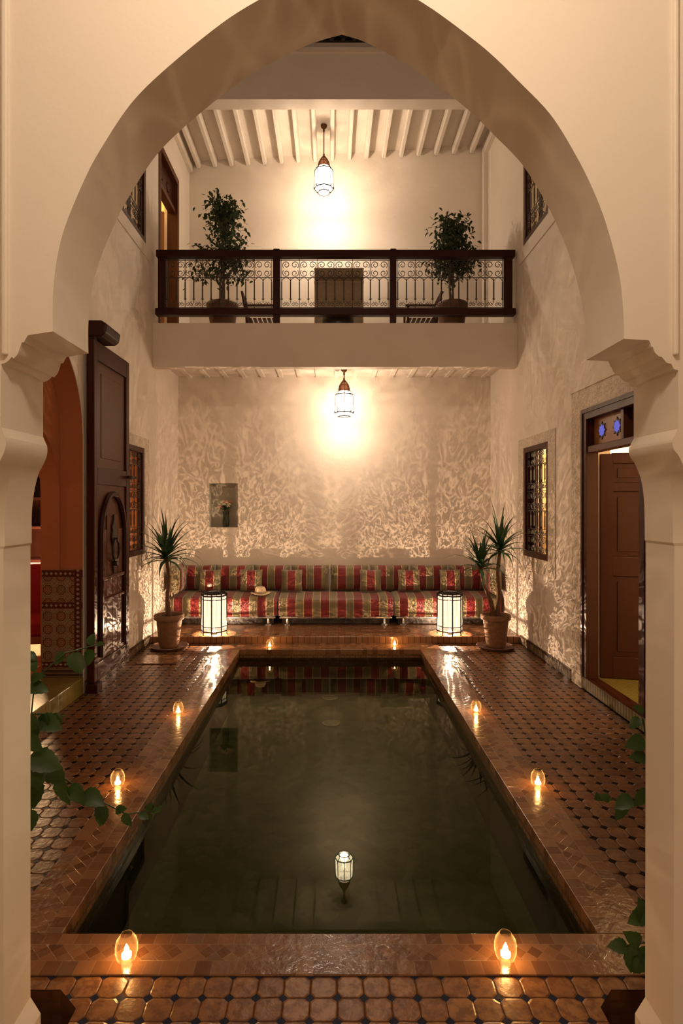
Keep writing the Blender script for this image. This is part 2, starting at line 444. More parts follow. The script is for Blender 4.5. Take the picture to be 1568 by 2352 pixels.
def copy_tree(o, parent=None, first=True):
    c = o.copy(); COL.objects.link(c)
    if parent is not None: c.parent = parent
    for ch in [x for x in o.children]: copy_tree(ch, c, False)
    return c
def light(name, loc, power, col, radius=.02, parent=None, gobo=None):
    l = bpy.data.lights.new(name, 'POINT'); l.energy = power; l.color = col; l.shadow_soft_size = radius
    o = bpy.data.objects.new(name, l); COL.objects.link(o); o.location = loc
    if parent: o.parent = parent
    if gobo:  # noise painted into the lamp strength stands in for glass caustics
        l.use_nodes = True; t = l.node_tree; em = t.nodes['Emission']
        tc = t.nodes.new('ShaderNodeTexCoord'); no = t.nodes.new('ShaderNodeTexNoise')
        no.inputs['Scale'].default_value = gobo[0]; no.inputs['Detail'].default_value = 1.5; no.inputs['Distortion'].default_value = 1.6
        t.links.new(tc.outputs['Normal'], no.inputs['Vector'])
        r = t.nodes.new('ShaderNodeMath'); r.operation = 'SUBTRACT'; t.links.new(no.outputs['Fac'], r.inputs[0]); r.inputs[1].default_value = .5
        a = t.nodes.new('ShaderNodeMath'); a.operation = 'ABSOLUTE'; t.links.new(r.outputs[0], a.inputs[0])
        cr = t.nodes.new('ShaderNodeValToRGB'); t.links.new(a.outputs[0], cr.inputs[0])
        cr.color_ramp.elements[0].position = 0; cr.color_ramp.elements[0].color = (gobo[2],)*3+(1,)
        cr.color_ramp.elements[1].position = .075; cr.color_ramp.elements[1].color = (gobo[1],)*3+(1,)
        if len(gobo) > 3:      # ripple noise put into upward rays only, standing in for the shoulder panes
            sp = t.nodes.new('ShaderNodeSeparateXYZ'); t.links.new(tc.outputs['Normal'], sp.inputs[0])
            mr = t.nodes.new('ShaderNodeMapRange'); t.links.new(sp.outputs[2], mr.inputs[0]); mr.inputs[1].default_value = .24; mr.inputs[2].default_value = .28
            mx = t.nodes.new('ShaderNodeMix'); t.links.new(mr.outputs[0], mx.inputs[0]); mx.inputs[2].default_value = 1.0
            t.links.new(cr.outputs[0], mx.inputs[3]); t.links.new(mx.outputs[0], em.inputs['Strength'])
        else: t.links.new(cr.outputs[0], em.inputs['Strength'])
    return o
def cr_spline(pts, sub=6):
    out = []
    for i in range(len(pts)-1):
        p0 = pts[max(i-1,0)]; p1 = pts[i]; p2 = pts[i+1]; p3 = pts[min(i+2, len(pts)-1)]
        for k in range(sub):
            t = k/sub
            out.append(tuple(.5*((2*p1[j])+(-p0[j]+p2[j])*t+(2*p0[j]-5*p1[j]+4*p2[j]-p3[j])*t*t+(-p0[j]+3*p1[j]-3*p2[j]+p3[j])*t**3) for j in range(2)))
    out.append(tuple(pts[-1])); return out

# ------------------------------------------------------------------ key planes
XL, XR = -2.225, 2.345        # courtyard side walls
YB = 7.36                     # balcony front
YG = 8.60                     # ground-floor back wall
ZS0, ZS1 = 3.43, 3.98         # balcony slab front
YN, YFAR = 1.613, 1.85        # arch wall
k = YFAR/F
def fw(px, py): return ((px-VX)*k, H+(VY-py)*k)

# ------------------------------------------------------------------ arch wall
archL = cr_spline([fw(*p) for p in [(203,812),(203,743),(210,673),(228,600),(270,500),(300,445),(340,382),(375,338),(425,290),(500,227),(575,172),(675,117),(740,92),(785,80)]], 5)
archR = cr_spline([fw(*p) for p in [(785,80),(829,93),(879,117),(960,165),(1044,227),(1090,266),(1134,310),(1199,378),(1249,458),(1284,528),(1312,602),(1337,700),(1345,780),(1346,827)]], 5)
def sp(*p): return cr_spline(list(p), 4)
corbL = [(70,2290),(70,1252)] + sp((73,1247),(73,1180),(78,1132),(88,1090),(98,1070),(106,1052),(109,1036),(108,1024)) + [(99,1004),(99,878)]
corbL += [(106,876)] + sp((106,876),(114,871),(121,863)) + sp((124,867),(132,858),(137,845),(140,835)) + [(145,834)] + sp((145,834),(148,828),(153,820))
corbR = sp((1396,830),(1399,836),(1401,843)) + [(1404,843)] + sp((1404,843),(1408,854),(1416,862),(1421,863)) + sp((1424,866),(1432,875),(1441,877)) + [(1446,888),(1455,890),(1455,1007)]
corbR += sp((1447,1022),(1443,1034),(1447,1050),(1456,1062),(1466,1085),(1474,1112),(1479,1160),(1480,1240)) + [(1483,1246),(1481,2290)]
inner = [fw(*p) for p in corbL] + archL + archR[1:] + [fw(*p) for p in corbR]
plx = .032
inner = [(inner[0][0]+plx, 0.0), (inner[0][0]+plx, .10)] + inner + [(inner[-1][0]-plx, .10), (inner[-1][0]-plx, 0.0)]
ZTOP = 4.0
outer = [(3.3, 0), (3.3, ZTOP), (-3.3, ZTOP), (-3.3, 0)]
def chamfer(p):
    x, z = p
    if z > 1.80 or abs(x) > 1.2: return p
    d = .084 if z < 1.62 else .084*(1.80-z)/.18
    return (x - math.copysign(d, x), z) if False else (x + (d if x > 0 else -d), z)
mb = MB(); n = len(inner)+len(outer); full = inner+outer
secs = [(YN, [chamfer(p) for p in inner]+outer), (YN+.084, full), (YFAR, full)]
for (y, ps) in secs:
    for p in ps: mb.v.append((p[0], y, p[1]))
mb.f.append(tuple(range(n))); mb.f.append(tuple(range(2*n, 3*n))[::-1])
for s_ in range(2):
    for i in range(n):
        j = (i+1) % n; mb.f.append((s_*n+i, s_*n+j, (s_+1)*n+j, (s_+1)*n+i))
struct(mb, 'wall_front', 'plaster_arch', smooth=13)
# raised band round the arch on the near face
for i, (xa, xb) in enumerate([(-.897,-.882),(.938,.951)]):
    struct(MB().box(xa, xb, YN-.012, YN+.01, 2.11, ZTOP), 'trim_%d' % (i+1), 'plaster_arch', bevel=.004)

# gallery round the camera
struct(MB().box(-3.3, 3.3, -2.6, YN, ZTOP, ZTOP+.15), 'ceiling_gallery', 'plaster_arch')
struct(MB().wall('x', -3.4, -3.3, -2.6, YFAR, 0, ZTOP), 'wall_gallery_left', 'plaster_arch')
struct(MB().wall('x', 3.3, 3.4, -2.6, YFAR, 0, ZTOP), 'wall_gallery_right', 'plaster_arch')
struct(MB().wall('y', -2.7, -2.6, -3.3, 3.3, 0, ZTOP), 'wall_rear', 'plaster_arch')

# ------------------------------------------------------------------ floors and pool
PX, PY0, PY1 = 1.06, 2.325, 6.89
CX = 1.30
fl = MB()
def quad(mb, x0, x1, y0, y1, z): mb.add([(x0,y0,z),(x1,y0,z),(x1,y1,z),(x0,y1,z)], [(0,1,2,3)])
# near strip with the two notched planter beds beside the pillars
wl = [(-1.30,1.86),(-.858,1.86),(-.858,1.985),(-.945,2.062),(-1.30,2.062)]
wr = [(1.34,1.86),(1.34,2.062),(.985,2.062),(.915,1.99),(.915,1.86)]
quad(fl, -3.3, 3.3, -2.6, 1.86, 0)
quad(fl, -.858, .915, 1.86, 2.12, 0)
fl.add([(-.858,1.985,0),(-.858,2.12,0),(-.945,2.12,0),(-.945,2.062,0)], [(0,1,2,3)])
quad(fl, -1.30, -.945, 2.062, 2.12, 0); quad(fl, -3.3, -1.30, 1.86, 2.12, 0)
fl.add([(.915,1.99,0),(.985,2.062,0),(.985,2.12,0),(.915,2.12,0)], [(0,1,2,3)])
quad(fl, .985, 1.34, 2.062, 2.12, 0); quad(fl, 1.34, 3.3, 1.86, 2.12, 0)
struct(fl, 'floor', 'floor_near')
for i, w in enumerate((wl, wr)):
    b = MB(); n_ = len(w)
    b.v = [(p[0],p[1],0) for p in w]+[(p[0],p[1],-.16) for p in w]
    b.f = [(j, (j+1) % n_, n_+(j+1) % n_, n_+j) for j in range(n_)]
    struct(b, 'trim_%d' % (3+i), 'riser')
    b = MB(); b.add([(p[0],p[1],-.12) for p in w], [tuple(range(n_))])
    struct(b, 'floor_planter_bed', 'soil')
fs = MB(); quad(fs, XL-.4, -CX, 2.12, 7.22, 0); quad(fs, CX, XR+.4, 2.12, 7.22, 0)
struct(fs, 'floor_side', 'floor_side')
def cop(name, mat, x0, x1, y0, y1):
    struct(MB().box(x0, x1, y0, y1, -.05, .006), name, mat, bevel=.003)
cop('trim_5', 'cop_near', -CX, CX, 2.12, PY0)
cop('trim_6', 'cop_far', -CX, CX, PY1, 7.22)
cop('trim_7', 'cop_side', -CX, -PX, PY0, PY1)
cop('trim_8', 'cop_side', PX, CX, PY0, PY1)
# pool shell: tiled band above the water, dark below
ZW = -.095
band = MB()
for (x0,x1,y0,y1) in ((-PX-.01,-PX-.002,PY0,PY1),(PX+.002,PX+.01,PY0,PY1),(-PX,PX,PY0-.01,PY0-.002),(-PX,PX,PY1+.002,PY1+.01)):
    band.box(x0,x1,y0,y1,-.16,-.045)
struct(band, 'wall_pool_band', 'pool_side')
struct(MB().wall('x', -PX-.06, -PX-.012, PY0-.05, PY1+.05, -.54, -.05), 'wall_pool_left', 'pool_wall')
struct(MB().wall('x', PX+.012, PX+.06, PY0-.05, PY1+.05, -.54, -.05), 'wall_pool_right', 'pool_wall')
struct(MB().wall('y', PY0-.06, PY0-.012, -PX, PX, -.54, -.05), 'wall_pool_near', 'pool_wall')
struct(MB().wall('y', PY1+.012, PY1+.06, -PX, PX, -.54, -.05), 'wall_pool_far', 'pool_wall')
struct(MB().box(-PX-.05, PX+.05, PY0-.05, PY1+.05, -.58, -.50), 'floor_pool', 'pool_floor')
w = MB(); quad(w, -PX-.0015, PX+.0015, PY0-.0015, PY1+.0015, ZW)
wo = w.build('water', 'water', label='dark green still water filling the rectangular courtyard pool', category='water'); wo['kind'] = 'stuff'
# drain covers on the pool floor
def drain(x, y, label):
    e = empty('drain_cover', (x, y, -.499), label, 'drain', 'round drain covers on the pool floor')
    MB().lathe([(.09,0),(.09,.008),(.078,.012),(.078,.004)], 28).build('rim', 'plastic', e, smooth=40)
    g = MB()
    for i in range(-3, 4):
        hw = math.sqrt(.07**2-(i*.02)**2); g.box(-hw, hw, i*.02-.004, i*.02+.004, .003, .009)
    g.build('grating', 'plastic', e)
drain(.01, 5.92, 'round pale drain cover on the pool floor, the nearer of the two')
drain(.0, 6.70, 'round pale drain cover on the pool floor close to the far pool edge')

# raised platform under the sofas
struct(MB().box(XL, XR, 7.22, YG+.1, 0, .085), 'floor_platform', 'platform', bevel=.006)
def hatch(name, x0, x1, y0, y1, z, label, cat, mat):
    e = empty(name, ((x0+x1)/2, (y0+y1)/2, z), label, cat)
    w2, d2 = (x1-x0)/2, (y1-y0)/2
    MB().box(-w2+.012, w2-.012, -d2+.012, d2-.012, 0, .004).build('plate', mat, e)
    f = MB(); f.box(-w2,w2,-d2,-d2+.01,0,.007); f.box(-w2,w2,d2-.01,d2,0,.007); f.box(-w2,-w2+.01,-d2+.01,d2-.01,0,.007); f.box(w2-.01,w2,-d2+.01,d2-.01,0,.007)
    f.build('rim', 'brass', e)
hatch('floor_hatch', -2.08, -1.64, 6.27, 6.66, .001, 'square tiled inspection hatch in the floor in front of the left palm pot', 'hatch', 'platform')
hatch('floor_hatch', .38, 1.02, 7.46, 7.64, .086, 'narrow rectangular hatch in the platform in front of the sofa', 'hatch', 'platform')

# ------------------------------------------------------------------ side walls
ZT = 7.37
WT = 2.60
winR = (6.31, 7.11, 1.094, 2.385); winRu = (6.30, 7.11, 4.83, 6.25); doorR = (4.35, 5.46, .0, 2.578)
def splay(h): return (h[0]-.0, h[1]+.50, h[2]-.0, h[3]+.0)
wr_ = MB().wall('x', XR, XR+.06, YFAR, 9.35, 0, ZT, [winR, winRu, doorR])
wr_.wall('x', XR+.0601, WT, YFAR, 9.35, 0, ZT, [splay(winR), splay(winRu), doorR])
struct(wr_, 'wall_right', 'plaster')
winL = (6.25, 7.02, 1.12, 2.376); winLu = (6.25, 7.07, 4.84, 6.25); doorLu = (7.62, 8.62, 3.98, 6.45)
arA = (3.60, 5.30); arB = (4.10, 5.28)
lw = MB().wall('x', -2.285, XL, YFAR, 9.35, 0, ZT, [winL, winLu, doorLu, (arA[0], arA[1], 0, 3.25)])
lw.wall('x', -2.43, -2.2851, YFAR, 9.35, 0, ZT, [splay(winL), splay(winLu), doorLu, (arA[0], arA[1], 0, 3.25)])
def archfill(mb, y0, y1, spring, R, ztop, xa, xb):
    yc = (y0+y1)/2; hw = (y1-y0)/2; hR = R
    pts = []
    for i in range(0, 33):
        a = PI - PI*i/32
        # slightly horseshoe / pointed arc
        y = yc + hw*math.cos(a); z = spring + hR*math.sin(a)
        pts.append((y, z))
    poly = pts + [(y1, ztop), (y0, ztop)]
    # build as quads from arc up to the top
    for i in range(32):
        (ya, za), (yb, zb) = pts[i], pts[i+1]
        for x in (xa, xb): mb.add([(x,ya,za),(x,yb,zb),(x,yb,ztop),(x,ya,ztop)], [(0,1,2,3)])
        mb.add([(xa,ya,za),(xa,yb,zb),(xb,yb,zb),(xb,ya,za)], [(0,1,2,3)])
    for y, z in ((y0, spring), (y1, spring)):
        pass
archfill(lw, arA[0], arA[1], 2.32, .86, 3.25, -2.43, XL)
struct(lw, 'wall_left', 'plaster', smooth=25)
# orange lining of the arched passage (jamb, arch soffit and the inner wall)
jm = MB()
jm.box(-2.43, XL-.004, arA[1]-.006, arA[1]+.004, .15, 2.34)
jm.box(-2.43, XL-.004, arA[0]-.004, arA[0]+.006, .15, 2.34)
yc = sum(arA)/2; hw = (arA[1]-arA[0])/2
for i in range(32):
    a, b_ = PI-PI*i/32, PI-PI*(i+1)/32
    P = lambda a, q: (yc+(hw-q)*math.cos(a), 2.32+(.86-q)*math.sin(a))
    p1, p2 = P(a, .005), P(b_, .005)
    jm.add([(-2.43,*p1), (-2.43,*p2), (XL-.004,*p2), (XL-.004,*p1)], [(0,1,2,3)])
struct(jm, 'trim_9', 'orange', smooth=30)
lb = MB().wall('x', WT*-1, -2.432, YFAR, 7.6, 0, 3.4, [splay(winL), (arB[0], arB[1], 0, 2.5)])
archfill(lb, arB[0], arB[1], 1.80, .60, 2.5, -WT, -2.432)
struct(lb, 'wall_left_inner', 'orange', smooth=25)
struct(MB().box(-2.585, XL-.002, arA[1]-.03, arA[1]-.007, .15, 1.12), 'trim_10', 'zellige')
struct(MB().box(-2.75, XL+.004, arA[0], arA[1]-.007, 0, .15), 'floor_threshold_left', 'green_tile', bevel=.006)
struct(MB().box(XR-.004, 2.95, doorR[0], doorR[1]-.004, 0, .12), 'floor_threshold_right', 'green_tile', bevel=.006)

# baseboards
struct(MB().box(XR-.018, XR, 5.70, 7.215, 0, .105), 'baseboard_right', 'skirting')
struct(MB().box(XL, XL+.018, 5.33, 7.215, 0, .105), 'baseboard_left', 'skirting')
struct(MB().box(XR-.018, XR, YFAR, 4.1, 0, .105), 'baseboard_right_near', 'skirting')

# carved plaster surrounds
def ring(mb, axis, c0, c1, o, i): return mb.wall(axis, c0, c1, *o, [i])
struct(ring(MB(), 'x', XR-.014, XR+.002, (4.10, 5.68, .0, 2.80), (4.349, 5.461, -.0, 2.579)), 'trim_11', 'carved')
struct(ring(MB(), 'x', XR-.024, XR-.006, (4.10, 5.685, 2.77, 2.805), (4.1, 4.1, 2.8, 2.8)), 'trim_12', 'plaster')
struct(ring(MB(), 'x', XR-.010, XR+.002, (6.11, 7.29, .93, 2.50), winR), 'trim_13', 'carved')
struct(ring(MB(), 'x', XR-.010, XR+.002, (6.11, 7.27, 4.66, 6.4), winRu), 'trim_14', 'plaster')
struct(ring(MB(), 'x', XL-.002, XL+.010, (6.11, 7.20, .95, 2.50), winL), 'trim_15', 'carved')
struct(ring(MB(), 'x', XL-.002, XL+.010, (6.11, 7.20, 4.69, 6.4), winLu), 'trim_16', 'plaster')

# ------------------------------------------------------------------ wrought-iron pattern pieces (in the u,v plane)
def spiral(cx, cy, r, a0, turns, sgn, n=16, shrink=.22):
    return [(cx+r*(1-(1-shrink)*t/n)*math.cos(a0+sgn*2*PI*turns*t/n), cy+r*(1-(1-shrink)*t/n)*math.sin(a0+sgn*2*PI*turns*t/n)) for t in range(n+1)]
class Iron:
    def __init__(s, P): s.mb = MB(); s.P = P
    def line(s, pts, r=.004, n=4): s.mb.tube([s.P(*p) for p in pts], r, n)
    def quatrefoil(s, u0, u1, v0, v1, r=.0035):
        cu, cv = (u0+u1)/2, (v0+v1)/2; hu, hv = (u1-u0)/4, (v1-v0)/4
        for su in (-1, 1):
            for sv in (-1, 1):
                c = (cu+su*hu, cv+sv*hv); R = min(hu, hv)*.97
                a0 = math.atan2(sv, -su) if False else math.atan2(0, su)
                # outer C of each corner scroll curling inward towards the star
                s.line(spiral(c[0], c[1], R, math.atan2(-sv, su), 1.35, sv*su, 18, .25), r)
    def arches(s, u0, u1, v0, v1, pitch, r=.0045):
        nb = max(1, round((u1-u0)/pitch)); p = (u1-u0)/nb
        for i in range(nb+1):
            u = u0+i*p; s.line([(u, v0), (u, v1)], r)
            vv = v0+(v1-v0)*.14
            s.line([(u-.016, vv+.01), (u-.008, vv), (u+.008, vv), (u+.016, vv+.01)], r)
            s.line([(u, v0+(v1-v0)*.16), (u, v1-p*.5)], r*2.0)
        for i in range(nb):
            u = u0+(i+.5)*p
            s.line([(u+p*.5*math.cos(a), v1-p*.5+p*.48*math.sin(a)) for a in [PI*j/8 for j in range(9)]], r*.9)
    def smallscrolls(s, u0, u1, v0, v1, pitch, r=.0035):
        nb = max(1, round((u1-u0)/pitch)); p = (u1-u0)/nb; R = min(p*.24, (v1-v0)*.45)
        for i in range(nb):
            u = u0+(i+.5)*p
            for sg in (-1, 1):
                s.line(spiral(u+sg*p*.23, (v0+v1)/2, R, PI/2, 1.2, sg, 12, .25), r)

# ------------------------------------------------------------------ balcony
struct(MB().box(XL, XR, YB, YB+.14, ZS0, ZS1), 'wall_balcony_front', 'plaster', bevel=.006)
struct(MB().box(XL, XR, YB+.14, 9.35, 3.58, ZS1-.002), 'floor_balcony', 'plaster')
bms = MB()
for i in range(17): bms.box(XL+.14+i*.268, XL+.20+i*.268, YB+.142, YG, 3.562, 3.579)
struct(bms, 'ceiling_lower_beams', 'plaster')
struct(MB().wall('y', YG, YG+.2, XL, XR, 0, 3.58, [(-1.77, -1.35, 1.37, 2.02)]), 'wall_back', 'plaster')
struct(MB().box(-1.77, -1.35, YG+.15, YG+.19, 1.37, 2.02), 'wall_niche', 'grey_plaster')
nb = MB()  # grey lining of the niche
nb.box(-1.77,-1.764,YG+.002,YG+.15,1.37,2.02); nb.box(-1.356,-1.35,YG+.002,YG+.15,1.37,2.02); nb.box(-1.764,-1.356,YG+.002,YG+.15,1.37,1.376); nb.box(-1.764,-1.356,YG+.002,YG+.15,2.014,2.02)
struct(nb, 'trim_17', 'grey_plaster')
# skewed upper back wall
ub = MB(); A = (XL, 9.30); B = (XR, 8.87)
ub.add([(A[0],A[1],ZS1),(B[0],B[1],ZS1),(B[0],B[1],7.2),(A[0],A[1],7.2),(A[0],A[1]+.2,ZS1),(B[0],B[1]+.2,ZS1),(B[0],B[1]+.2,7.2),(A[0],A[1]+.2,7.2)], [(0,1,2,3),(4,5,6,7),(0,1,5,4),(3,2,6,7),(0,3,7,4),(1,2,6,5)])
struct(ub, 'wall_upper_back', 'plaster')
def backy(x): return A[1]+(x-A[0])/(B[0]-A[0])*(B[1]-A[1])
struct(MB().box(XR-.07, XR, 8.72, 8.80, ZS1, 7.0), 'trim_18', 'plaster', bevel=.006)
# ceiling of the upper gallery: lintel, beams, boards
struct(MB().box(XL, XR, YB, YB+.19, 6.78, ZT), 'wall_fascia', 'plaster')
struct(MB().box(XL, XR, YB+.19, 9.35, 7.13, 7.25), 'ceiling_upper', 'plaster')
for i in range(17):
    xc = -2.072+i*.263
    ye = backy(xc)-.03
    b = MB().prism([(xc-.035,7.13),(xc-.035,7.03),(xc-.022,7.0),(xc+.022,7.0),(xc+.035,7.03),(xc+.035,7.13)], 'y', YB+.19, ye)
    struct(b, 'ceiling_beam', 'plaster')
cn = MB().wall('x', XL, XL+.06, YB+.19, 9.25, 6.93, 7.13); cn.wall('x', XR-.06, XR, YB+.19, 8.85, 6.93, 7.13)
struct(cn, 'trim_19', 'plaster')
# setback parapet and roof edge above
struct(MB().box(XL, XR, YB-.02, YB+.24, ZT, ZT+.05), 'trim_20', 'plaster')
rb = MB().box(XL, XR, 8.2, 8.4, 7.3, 8.15); struct(rb, 'wall_roof_parapet', 'plaster')
rt = MB()
for i in range(30):
    xc = XL+.08+i*.155
    rt.tube([(xc, 8.08, 8.19), (xc, 8.5, 8.32)], .066, 10)
rt.box(XL, XR, 8.16, 8.45, 8.152, 8.30)
struct(rt, 'ceiling_roof_tiles', 'black_lacquer')

# railing
def rx(px): return (px-VX)*YB/F
def rz(py): return H+(VY-py)*YB/F
rail = empty('balcony_railing', (0, YB+.03, ZS1), 'dark wooden balcony railing with scrolled wrought-iron panels above the sofa niche', 'railing')
ro = Vector((0, YB+.03, ZS1))
def L(mb): return mb.xf(Matrix.Translation(-ro))
y0r, y1r = YB+.0, YB+.085
L(MB().box(rx(358), rx(1183), y0r-.012, y1r+.012, 4.81, 4.895)).build('top_rail', 'wood_rail', rail, bevel=.008)
L(MB().box(rx(356), rx(1184), y0r-.01, y1r+.01, 4.083, 4.165)).build('bottom_rail', 'wood_rail', rail, bevel=.008)
for (a, b, full_) in ((362,379,0),(627,642,1),(896,910,1),(1160,1177,0)):
    m = MB().box(rx(a), rx(b), y0r, y1r, ZS1 if full_ else 4.165, 4.915 if full_ else 4.81)
    L(m).build('post', 'wood_dark', rail, bevel=.008)
for (a, b) in ((383,623),(646,892),(914,1156)):
    yi = YB+.045; P = lambda u, v, yi=yi: (u, yi-ro.y, v-ro.z)
    I = Iron(P); u0, u1 = rx(a), rx(b)
    zt, zm, zb = 4.78, 4.565, 4.19
    for z in (zt, zm, zb): I.line([(u0-.02, z), (u1+.02, z)], .0055)
    n2 = 6; cw = (u1-u0)/n2
    for i in range(n2+1): I.line([(u0+i*cw, zb-.02), (u0+i*cw, zt+.03)], .005)
    for i in range(n2): I.quatrefoil(u0+i*cw+.004, u0+(i+1)*cw-.004, zm+.004, zt-.004, .0052)
    I.arches(u0, u1, zb+.055, zm, cw/2, .0048)
    I.smallscrolls(u0, u1, zb, zb+.085, cw/2, .0038)
    for (u, z0_, z1_) in ((u0-.018, zb-.02, zt+.03), (u1+.018, zb-.02, zt+.03)): I.line([(u,z0_),(u,z1_)], .004)
    I.mb.build('iron_panel', 'iron', rail)

# ------------------------------------------------------------------ windows
def window(nm, hole, xw, sgn, depth=.09):
    """sgn = +1 for the right wall (room behind at +x)"""
    y0, y1, z0, z1 = hole
    e = empty(nm, (xw, (y0+y1)/2, z0), '', '', kind='structure'); o = Vector(e.location)
    T = Matrix.Translation(-o)
    fr = MB().wall('x', xw-sgn*.008, xw+sgn*.052, y0, y1, z0, z1, [(y0+.06, y1-.06, z0+.06, z1-.06)]).xf(T)
    fr.build('window_frame', 'wood', e, bevel=.004)
    inn = MB().wall('x', xw+sgn*.045, xw+sgn*.068, y0, y1, z0, z1, [(y0+.05, (y0+y1)/2-.03, z0+.06, z1-.06), ((y0+y1)/2+.03, y1-.05, z0+.06, z1-.06)]).xf(T)
    sa = inn.build('window_sash', 'wood', e)
    MB().box(xw+sgn*.055, xw+sgn*.058, y0+.05, y1-.05, z0+.06, z1-.06).xf(T).build('pane', 'glass', sa)
    if nm == 'window_1':
        MB().box(xw+.072, xw+.096, 6.90, y1-.01, z0+.02, z1-.02).xf(T).build('shutter', 'wood_dark', e)
    I = Iron(lambda u, v: (xw+sgn*.022-o.x, u-o.y, v-o.z))
    a, b, c, d = y0+.062, y1-.062, z0+.062, z1-.062
    for u in (a, b): I.line([(u,c),(u,d)], .005)
    n2 = 3; cw = (b-a)/n2
    hgt = d-c; qs = cw
    rows = []; v = c; seq = [('q', qs*.8), ('s', .09), ('a', .0), ('q', qs), ('s', .09), ('a', .0), ('q', qs*.7)]
    fixed = sum(h for t_, h in seq); rest = (hgt-fixed)/2
    for t_, h_ in seq:
        hh = rest if t_ == 'a' else h_
        I.line([(a, v), (b, v)], .005)
        if t_ == 'q':
            for i in range(n2): I.quatrefoil(a+i*cw+.003, a+(i+1)*cw-.003, v+.003, v+hh-.003, .0045)
        elif t_ == 's': I.smallscrolls(a, b, v, v+hh, cw/2, .0045)
        else: I.arches(a, b, v, v+hh, cw/2, .0045)
        v += hh
    I.line([(a, v), (b, v)], .005)
    for i in range(1, n2): I.line([(a+i*cw, c), (a+i*cw, d)], .0045)
    I.mb.build('grille', 'grille', e)
window('window_1', winR, XR, 1); window('window_2', winRu, XR, 1)
window('window_3', winL, XL, -1); window('window_4', winLu, XL, -1)

# rooms behind the openings
def room(name, x0, x1, y0, y1, z0, z1, mat, openx, fmat='platform'):
    m = MB()
    m.wall('y', y0-.08, y0, x0, x1, z0, z1); m.wall('y', y1, y1+.08, x0, x1, z0, z1)
    xo = x1 if openx == 'lo' else x0-.08
    m.wall('x', xo, xo+.08, y0, y1, z0, z1)
    struct(m, 'wall_'+name, mat)
    struct(MB().box(x0, x1, y0, y1, z1, z1+.08), 'ceiling_'+name, mat)
    struct(MB().box(x0, x1, y0, y1, z0-.08, z0), 'floor_'+name, fmat)
M['plaster_room'] = plaster('plaster_room', (.75,.66,.50), (.8,.72,.56), .1)
room('right_room', WT+.35, 5.2, 3.6, 7.6, .10, 3.2, 'plaster_room', 'lo')
struct(MB().box(WT, WT+.35, 3.6, 3.68, 0, 3.2).box(WT, WT+.35, 7.52, 7.6, 0, 3.2).box(WT, WT+.35, 3.6, 7.6, 3.15, 3.2), 'wall_right_reveal', 'plaster_room')
room('left_room', -5.6, -WT-.35, 2.9, 7.6, .06, 3.2, 'orange', 'hi', 'plaster_room')
struct(MB().box(-WT-.35, -WT, 2.9, 2.98, 0, 3.2).box(-WT-.35, -WT, 7.52, 7.6, 0, 3.2).box(-WT-.35, -WT, 2.9, 7.6, 3.15, 3.2).box(-WT-.35,-WT,2.9,7.6,0.0,.06), 'wall_left_reveal', 'orange')
room('upper_right_room', WT, 4.5, 5.6, 7.8, 3.9, 6.9, 'plaster_room', 'lo')
room('upper_left_room', -4.6, -2.43, 5.6, 7.40, 3.9, 6.9, 'plaster_room', 'hi')
room('upper_left_bedroom', -4.6, -2.43, 7.50, 9.3, 3.96, 6.9, 'yellow_wall', 'hi')

# ------------------------------------------------------------------ doors
# door_1: tall leaf folded back against the left wall
d1 = empty('door_1', (-2.19, 5.30, .09), '', '', kind='structure')
x0, x1 = 0.0, .065; W_, H_ = .92, 3.11
fr = MB()
fr.box(x0, x1, 0, .075, 0, H_); fr.box(x0, x1, W_-.085, W_, 0, H_)
fr.box(x0, x1, .075, W_-.085, H_-.17, H_); fr.box(x0, x1, .075, W_-.085, 1.80, 1.96); fr.box(x0, x1, .075, W_-.085, 0, .16)
fr.build('door_frame', 'wood', d1, bevel=.005)
pn = MB().box(x0+.01, x1-.022, .07, W_-.08, 1.95, H_-.16); pn.box(x0+.01, x1-.016, .20, W_-.2, 2.05, H_-.27)
pn.build('upper_panel', 'wood_v', d1, bevel=.006)
lp = MB().box(x0+.01, x1-.018, .07, W_-.08, .15, 1.81); lp.build('wicket_door', 'wood_v', d1)
for i in range(1, 4):
    pass
ar = MB(); yc_, hw_ = .46, .31
pts = [(yc_-hw_, .2), (yc_-hw_, 1.30)]+[(yc_+hw_*math.cos(a), 1.30+.42*math.sin(a)) for a in [PI-PI*j/18 for j in range(1, 18)]]+[(yc_+hw_, 1.30), (yc_+hw_, .2)]
ar.tube([(x1+.003, p[0], p[1]) for p in pts], .026, 6); ar.build('arch_moulding', 'wood_dark', d1, smooth=50)
pk = MB()
for i in range(4):
    a = yc_-hw_+.03+i*.14; pk.box(x1-.02, x1-.006, a, a+.132, .2, 1.28+.3*(1-abs(i-1.5)/2.2))
pk.build('planks', 'wood_v', d1, bevel=.004)
MB().box(x1-.01, x1+.012, .17, .75, .90, .93).box(x1-.01, x1+.012, .17, .75, .70, .725).build('cross_bar', 'wood_v', d1, bevel=.003)
